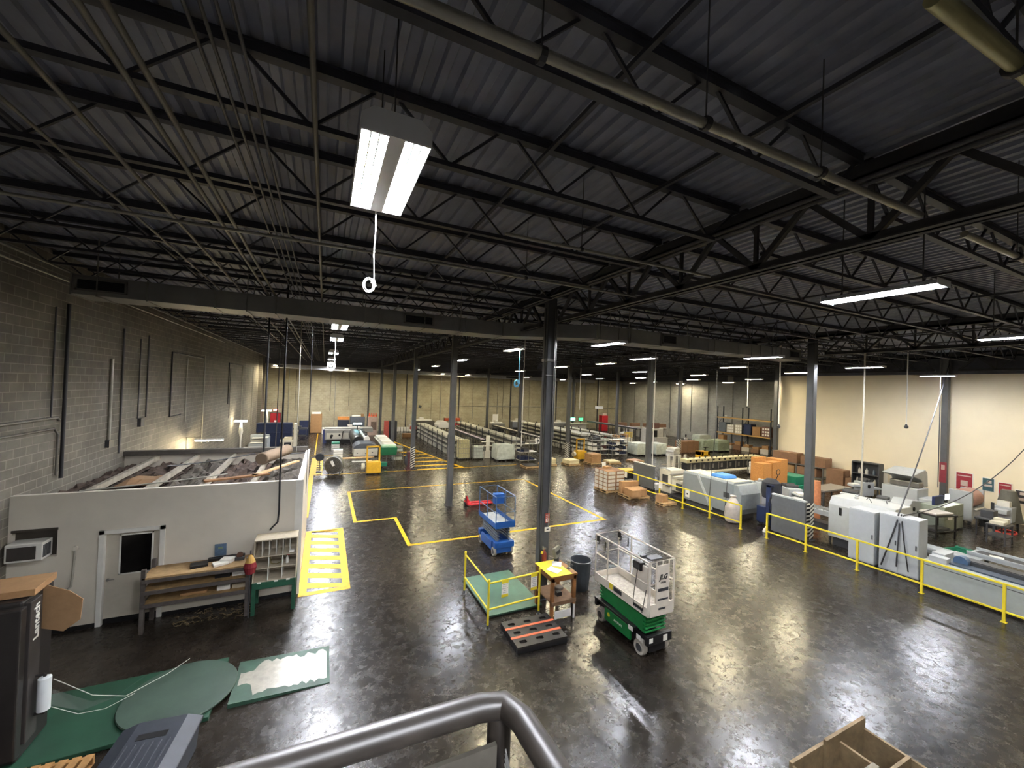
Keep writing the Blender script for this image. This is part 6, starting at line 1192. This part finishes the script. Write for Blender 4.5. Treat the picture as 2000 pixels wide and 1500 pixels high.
t = T('white_press', 'white press machine with dark window beneath the rear counter', 'machine', (33.3, 33.6, 0)); MB().box(-1.0, 1.1, -.6, .6, .1, 1.85).box(-.3, 1.4, -1.0, -.6, .1, .95).build('body', mat('press_white', '#b3aea4', .5), t, bev=.03); MB().box(-.35, .2, -.62, -.6, .9, 1.7).box(-.9, -.5, -.62, -.6, .6, 1.6).build('window', black, t); MB().box(-.9, 1.0, -.5, .5, 0, .1).build('plinth', black, t)
t = T('amber_screen_kiosk', 'kiosk with amber panel beside the wrapped sacks', 'machine', (28.2, 32.0, 0)); MB().box(-.6, .6, -.3, .3, 0, 1.15).build('body', cream, t, bev=.02); MB().box(-.5, .55, -.32, -.3, 1.15, 1.75).build('amber_panel', mat('amber', '#b49a45', .5), t); MB().box(-.5, .5, -.3, .3, 1.15, 1.7).build('head', white, t)

# ================= cream wall side =================
def poster(lab, y0, y1, z0, z1, kind):
    t = T('wall_poster', lab, 'poster', (31.13, (y0 + y1) / 2, z0)); w_ = abs(y1 - y0) / 2; h = z1 - z0
    MB().box(-.015, .015, -w_, w_, 0, h).build('frame', paper, t)
    c = {'red': '#8f1f2c', 'teal': '#2c5058', 'black': '#201c1c'}[kind]; MB().box(-.02, -.015, -w_ + .03, w_ - .03, .03, h - .03).build('print', mat('poster_' + kind, c, .6), t)
    g = MB()
    if kind == 'red': g.box(-.024, -.02, -w_ * .75, w_ * .75, h * .78, h * .84).box(-.024, -.02, -w_ * .4, w_ * .4, h * .25, h * .55)
    elif kind == 'teal': g.box(-.024, -.02, -w_ * .6, w_ * .6, h * .35, h * .5).box(-.024, -.02, -w_ * .5, w_ * .2, h * .6, h * .8)
    else: g.box(-.024, -.02, -w_ * .3, w_ * .3, h * .65, h * .85).box(-.024, -.02, -w_ * .7, w_ * .7, h * .25, h * .45)
    g.build('printing', mat('poster_ink', '#b9a79c', .6), t)
poster('red poster with pale picture box right behind the cream wall column', 9.25, 8.6, 1.2, 2.15, 'red'); poster('teal poster on the cream wall, second from the column', 8.3, 7.85, 1.35, 2.05, 'teal'); poster('red poster on the cream wall, third from the column', 7.75, 7.28, 1.2, 1.93, 'red'); poster('black poster with white figures at the right edge', 7.2, 6.75, 1.0, 1.68, 'black')
b_ = T('column_sign', 'red safety sign strapped to the cream wall column', 'sign', (30.66, 9.6, 1.5)); MB().box(-.01, .01, -.14, .14, 0, 1.1).build('board', mat('sign_dark_red', '#7c2430', .6), b_); MB().box(-.015, -.01, -.07, .07, .7, .95).build('pale_symbol', mat('pinkish', '#b29a8c'), b_)
# cardboard shelf
t = T('flat_carton_shelf', 'long shelf stacked with brown flat cartons before the cream wall', 'shelf', (30.3, 16.6, 0)); MB().box(-.45, .45, -1.7, 1.7, .5, .56).box(-.45, .45, -1.7, 1.7, 1.2, 1.25).build('shelf', steel, t)
for y in (-1.65, 0, 1.65): MB().box(-.45, -.4, y - .03, y + .03, 0, 1.25).box(.4, .45, y - .03, y + .03, 0, 1.9).build('post', steel, t)
for i, (y, sy, z, h, m_) in enumerate(((17.4, 1.6, 1.26, .68, kraft2), (15.6, 1.5, 1.26, .6, kraft2), (17.5, 1.5, .57, .5, kraft), (16.0, 1.3, .57, .55, kraft2), (14.3, .95, .0, 1.3, kraft2), (13.3, .85, 0, .9, kraft2))): slab('carton_stack', 'stack of flat brown cartons before the cream wall, %s' % ('upper shelf left', 'upper shelf right', 'lower shelf left', 'lower shelf right', 'on the floor beside the shelf', 'low pile nearest the tool cabinet')[i], 'boxes', 30.3, y, z, .8, sy, h, m_)
t = T('side_counter', 'white counter along the cream wall with brown box above', 'counter', (30.4, 14.1 - 1.6, 0)); MB().box(-.3, .3, -.6, .35, 1.5, 1.56).box(-.28, .28, .25, .33, 0, 1.5).box(-.28, .28, -.58, -.5, 0, 1.5).build('body', white, t)
t = T('tool_cabinet', 'open tool cabinet with bottles before the cream wall', 'cabinet', (29.4, 12.4, 0)); MB().box(.2, .25, -.65, .65, .8, 2.1).box(-.25, .25, -.67, -.62, .8, 2.1).box(-.25, .25, .62, .67, .8, 2.1).box(-.25, .25, -.65, .65, .8, .85).box(-.25, .25, -.65, .65, 1.4, 1.44).box(-.25, .25, -.65, .65, 2.08, 2.14).build('case', dgrey, t); legs(t, -.2, .2, -.6, .6, .8, .06)
for i, (y, z, c) in enumerate(((-.4, .85, '#a8a49a'), (-.1, .85, '#3f4a52'), (.2, .85, '#c2bfb4'), (.45, .85, '#a18c55'), (-.35, 1.44, '#c9c7c0'), (0, 1.44, '#8f8a80'), (.35, 1.44, '#c9c7c0'))): MB().lathe([(.07, 0), (.07, .22), (.03, .28), (.03, .33)], (-.05, y, z), 10).build('bottle', mat('bottle%d' % (i % 3), c, .4), t, True)
slab('brown_box', 'square brown box on the side counter before the cream wall', 'box', 30.4, 12.4, 1.56, .5, .55, .45, kraft)
# orange post wrap, green bin, white bins
one('foam_tube', MB().lathe([(.001, 0), (.17, 0), (.17, 1.2), (.15, 1.9), (.001, 1.9)], n=14), mat('foam_orange', '#b5744e', .8, var=.2), 'tall orange brown roll standing right of the thick striped column', 'roll', (21.3, 10.9, 0), smooth=True)
for k in range(2): t = T('wheeled_bin', 'green plastic wheeled bin behind the thick column, %s' % ('lower one', 'nested upper one')[k], 'bin', (25.9, 14.6,   .53 * k)); MB().box(-.55, .55, -.5, .5, .1, .62, top=-.06).build('shell', bin_green, t, bev=.04); MB().box(-.35, .35, -.3, .3, 0.0 if k == 0 else .05, .1).build('base', black, t)
t = T('white_bin', 'long white bin left of the green wheeled bins', 'bin', (26.3, 16.1, 0)); MB().box(-.9, .9, -.45, .45, .12, .85, top=-.04).build('shell', mat('bin_white', '#b6b4a6', .5), t, bev=.04); MB().box(-.7, .7, -.3, .3, 0, .12).build('base', black, t)
t = T('display_panel', 'grey low bench with flat panels behind the white bin', 'bench', (28.4, 17.4, 0)); MB().box(-.9, .9, -.4, .4, .9, 1.0, rx=.15).build('panel', mat('flat_grey', '#6b6a66', .4, .3), t); legs(t, -.8, .8, -.3, .3, .9, .06)
t = T('roller_table', 'silver roller table beyond the orange roll', 'table', (25.5, 12.5, 0)); MB().box(-1.3, 1.3, -.5, .5, .85, .92).build('top', mat('silver', '#a19d97', .3, .6), t); legs(t, -1.2, 1.2, -.4, .4, .85, .06)
# folding machines
def folder(lab, x, y, rz, big=False):
    t = T('paper_folding_machine', lab, 'machine', (x, y, 0), rz); MB().box(-.5, .5, -.35, .35, .4, 1.1).box(-1.2, -.5, -.25, .25, .85, .95).box(.5, 1.3, -.25, .25, .7, .8).build('body', lgrey, t, bev=.03)
    MB().lathe([(.001, -.3), (.12, -.3), (.12, .3), (.001, .3)], (.2, 0, 1.15), 14, 'y').lathe([(.001, -.3), (.1, -.3), (.1, .3), (.001, .3)], (-.1, 0, 1.15), 14, 'y').build('rollers', dgrey, t, True); MB().lathe([(.001, 0), (.1, 0), (.1, .05), (.001, .05)], (0, -.4, .9), 12, 'y').build('hand_wheel', black, t)
    legs(t, -.4, .4, -.25, .25, .4, .07); MB().box(-1.15, -.6, -.2, .2, .95, 1.0).build('sheets', paper, t)
    return t
folder('silver folding machine in front of the tool cabinet', 24.3, 10.9, R(15)); folder('silver folding machine right of the pale service pole', 25.0, 9.9, R(8)).scale = (.7, .7, .9); folder('small pale folding unit left of the pale service pole', 22.4, 12.7, R(60))
t = T('copier_with_raised_lid', 'grey printing machine with its big lid raised before the cream wall', 'machine', (24.9, 8.9, 0)); t.location = (27.2, 10.0, 0)
MB().box(-.6, .6, -.8, .6, .3, 1.5).box(-.5, .5, -1.3, -.8, .9, 1.1).build('body', lgrey, t, bev=.03); MB().prism([(-.9, 2.15), (.5, 2.4), (.75, 2.25), (.85, 1.5), (.4, 1.55), (.1, 1.9)], -.7, .5, 'y').build('raised_lid', mat('lid_grey', '#a3a6a4', .4), t, bev=.03); MB().box(-.3, .2, -.75, .4, 1.5, 1.8).build('inner_drum', steel, t, bev=.05); legs(t, -.5, .5, -.7, .5, .3, .08)
t = T('finishing_unit', 'greenish grey low folder unit with hopper beside the raised lid machine', 'machine', (24.6, 8.9, 0)); MB().prism([(-.6, .55), (.6, .55), (.45, 1.25), (-.3, 1.35), (-.6, 1.1)], -.35, .35).build('body', lgrey, t, bev=.03); legs(t, -.5, .5, -.25, .25, .56, .07); MB().lathe([(.001, 0), (.09, 0), (.09, .03), (.001, .03)], (-.2, -.38, .95), 12, 'y').build('knob', black, t)
t = T('sheet_feeder_bed', 'cream open topped feeder between the enclosed machine and the folders', 'machine', (22.2, 8.6, 0)); MB().box(-.5, .5, -.45, .45, .9, 1.05).box(-.45, .45, -.4, .4, .3, .9).build('body', cream, t, bev=.02); MB().box(-.3, .3, -.3, .3, 1.05, 1.07).build('well', dgrey, t); legs(t, -.4, .4, -.3, .3, .3, .08)
t = T('green_cabinet', 'greenish low cabinets behind the black cart', 'cabinet', (26.2, 8.2, 0)); MB().box(-1.0, 1.0, -.4, .4, .05, 1.15).build('body', mat('sage', '#8c9284', .5), t, bev=.02); MB().box(-.98, .98, -.405, -.4, .58, .6).build('seam', dgrey, t)
t2 = T('work_monitor', 'bright computer monitor with navy back panel on the green cabinets', 'monitor', (26.6, 8.2, 1.15)); MB().box(-.25, .25, -.03, .03, .12, .42).build('case', black, t2); MB().box(-.22, .22, -.036, -.03, .15, .39).build('screen', mat('screen_white', '#f2f4ee', emit=5), t2); MB().box(-.06, .06, -.05, .05, 0, .13).build('stand', black, t2)
slab('navy_panel', 'navy blue panel left of the bright monitor', 'panel', 25.75, 8.2, 1.15, .95, .1, .38, mat('deep_blue', '#1a2750', .5))
t = T('utility_cart', 'black utility cart with white folded cloth on top', 'cart', (24.3, 7.75, 0), R(-12)); MB().box(-.62, .62, -.36, .36, .95, 1.0).box(-.6, .6, -.34, .34, .3, .34).build('shelves', black, t, bev=.01); legs(t, -.56, .56, -.3, .3, .95, .05, black); MB().box(-.58, .45, -.32, .32, 1.0, 1.1).build('cloth_stack', mat('cloth_pale', '#b5b0ab', .8, bump=.4), t, bev=.04); MB().box(.0, .25, -.37, -.362, .84, .94).build('label', paper, t)
slab('paper_tray', 'flat grey case on the lower shelf of the black cart', 'case', 24.3, 7.75, .34, .7, .45, .08, dgrey, R(-12))
t = T('printing_drum_machine', 'pinkish drum shaped machine before the cream wall posters', 'machine', (28.9, 8.2, 0)); MB().lathe([(.001, -.6), (.42, -.6), (.45, -.5), (.45, .5), (.42, .6), (.001, .6)], (0, 0, 1.2), 20, 'x').build('drum', mat('drum_pink', '#a97f72', .45, var=.15), t, True); MB().box(-.75, -.6, -.4, .4, .2, 1.6).box(.6, .75, -.4, .4, .2, 1.6).box(-.6, .6, -.42, .42, .3, .7).build('frame', lgrey, t, bev=.02); legs(t, -.65, .65, -.3, .3, .3, .1); MB().box(-.5, .5, -.5, -.42, .75, .8).build('front_bar', paper, t)
t = T('draped_machine', 'machine covered with a dull grey dust sheet near the third poster', 'machine', (29.9, 7.15, 0)); MB().lathe([(.001, 1.75), (.25, 1.7), (.35, 1.2), (.45, .5), (.5, .25), (.001, .25)], (.2, 0, 0), 12).build('dust_sheet', mat('sheet_grey', '#5f5d55', .8, bump=.6), t, True); MB().box(-.6, .1, -.3, .3, .3, 1.0).box(-1.0, -.6, -.25, .2, .7, .9).build('body', lgrey, t, bev=.02); MB().box(-.5, -.2, -.2, .2, 1.0, 1.25).build('white_part', white, t); legs(t, -.5, .4, -.25, .25, .3, .07)
t = T('delivery_unit', 'sloping grey delivery unit by the black poster at the right edge', 'machine', (29.9, 6.0, 0)); MB().prism([(-.9, .15), (.7, .15), (.8, 1.2), (.3, 1.25)], -.25, .25, 'y').build('sloped_body', lgrey, t, bev=.02); MB().box(.2, 1.0, -.35, .35, 1.2, 1.4).build('top_unit', grey, t, bev=.02); MB().box(-.7, .5, -.2, .2, 0, .15).build('base', black, t)
o = MB()
for k in range(3): o.tube([(.55 * math.cos(a * .4) * (1 - .1 * k), .3 * math.sin(a * .4), .02 + .02 * k) for a in range(16)], .022, 6, close=True)
one('coiled_red_hose', o, mat('hose_red', '#d8453a', .5), 'bright red coiled hose lying on the floor at the right edge', 'hose', (28.4, 6.8, 0), smooth=True)
t = T('stitching_machine', 'small dark bench machine between the black cart and the dust sheet', 'machine', (27.2, 7.0, 0)); MB().box(-.6, .6, -.3, .3, .7, .78).box(-.3, .2, -.2, .2, .78, 1.1).build('bench', dgrey, t, bev=.01); MB().box(-.1, .3, -.25, .25, .3, .7).box(.3, .36, -.05, .05, .78, 1.4).build('head', black, t); legs(t, -.5, .5, -.25, .25, .7, .05)

folder('grey folding machine beyond the silver roller table, close to the tool cabinet', 27.9, 11.9, R(-20)).scale = (.7, .8, 1.1)
t = T('pile_feeder', 'grey pile feeder with paper stack left of the orange roll', 'machine', (20.4, 13.0, 0)); MB().box(-.5, .5, -.4, .4, .2, .9).box(-.5, -.4, -.4, .4, .9, 1.5).box(.4, .5, -.4, .4, .9, 1.5).build('frame', lgrey, t, bev=.02); MB().box(-.35, .35, -.35, .35, .9, 1.25).build('paper_pile', paper, t); MB().tube([(-.5, 0, 1.5), (.5, 0, 1.5)], .04, 8).build('suction_bar', steel, t); legs(t, -.4, .4, -.3, .3, .2, .08)
t = T('parts_trolley', 'small dark trolley with cream trays behind the black utility cart', 'trolley', (26.0, 6.4, 0)); MB().box(-.45, .45, -.3, .3, .75, .8).box(-.45, .45, -.3, .3, .3, .34).build('shelves', dgrey, t); MB().box(-.35, .0, -.2, .2, .8, .92).box(.08, .38, -.2, .2, .8, 1.0).build('trays', cream, t, bev=.01); legs(t, -.4, .4, -.25, .25, .75, .05)
t = T('delivery_belt', 'low silver delivery belt between the raised lid machine and the enclosed machine', 'conveyor', (22.6, 10.0, 0)); MB().box(-.7, .7, -.3, .3, .75, .9).build('belt_bed', steel, t, bev=.02); MB().box(-.65, .65, -.25, .25, .9, .915).build('belt', dgrey, t); MB().box(-.3, .2, -.22, .22, .915, 1.02).build('printed_stack', paper, t); legs(t, -.6, .6, -.22, .22, .75, .06)
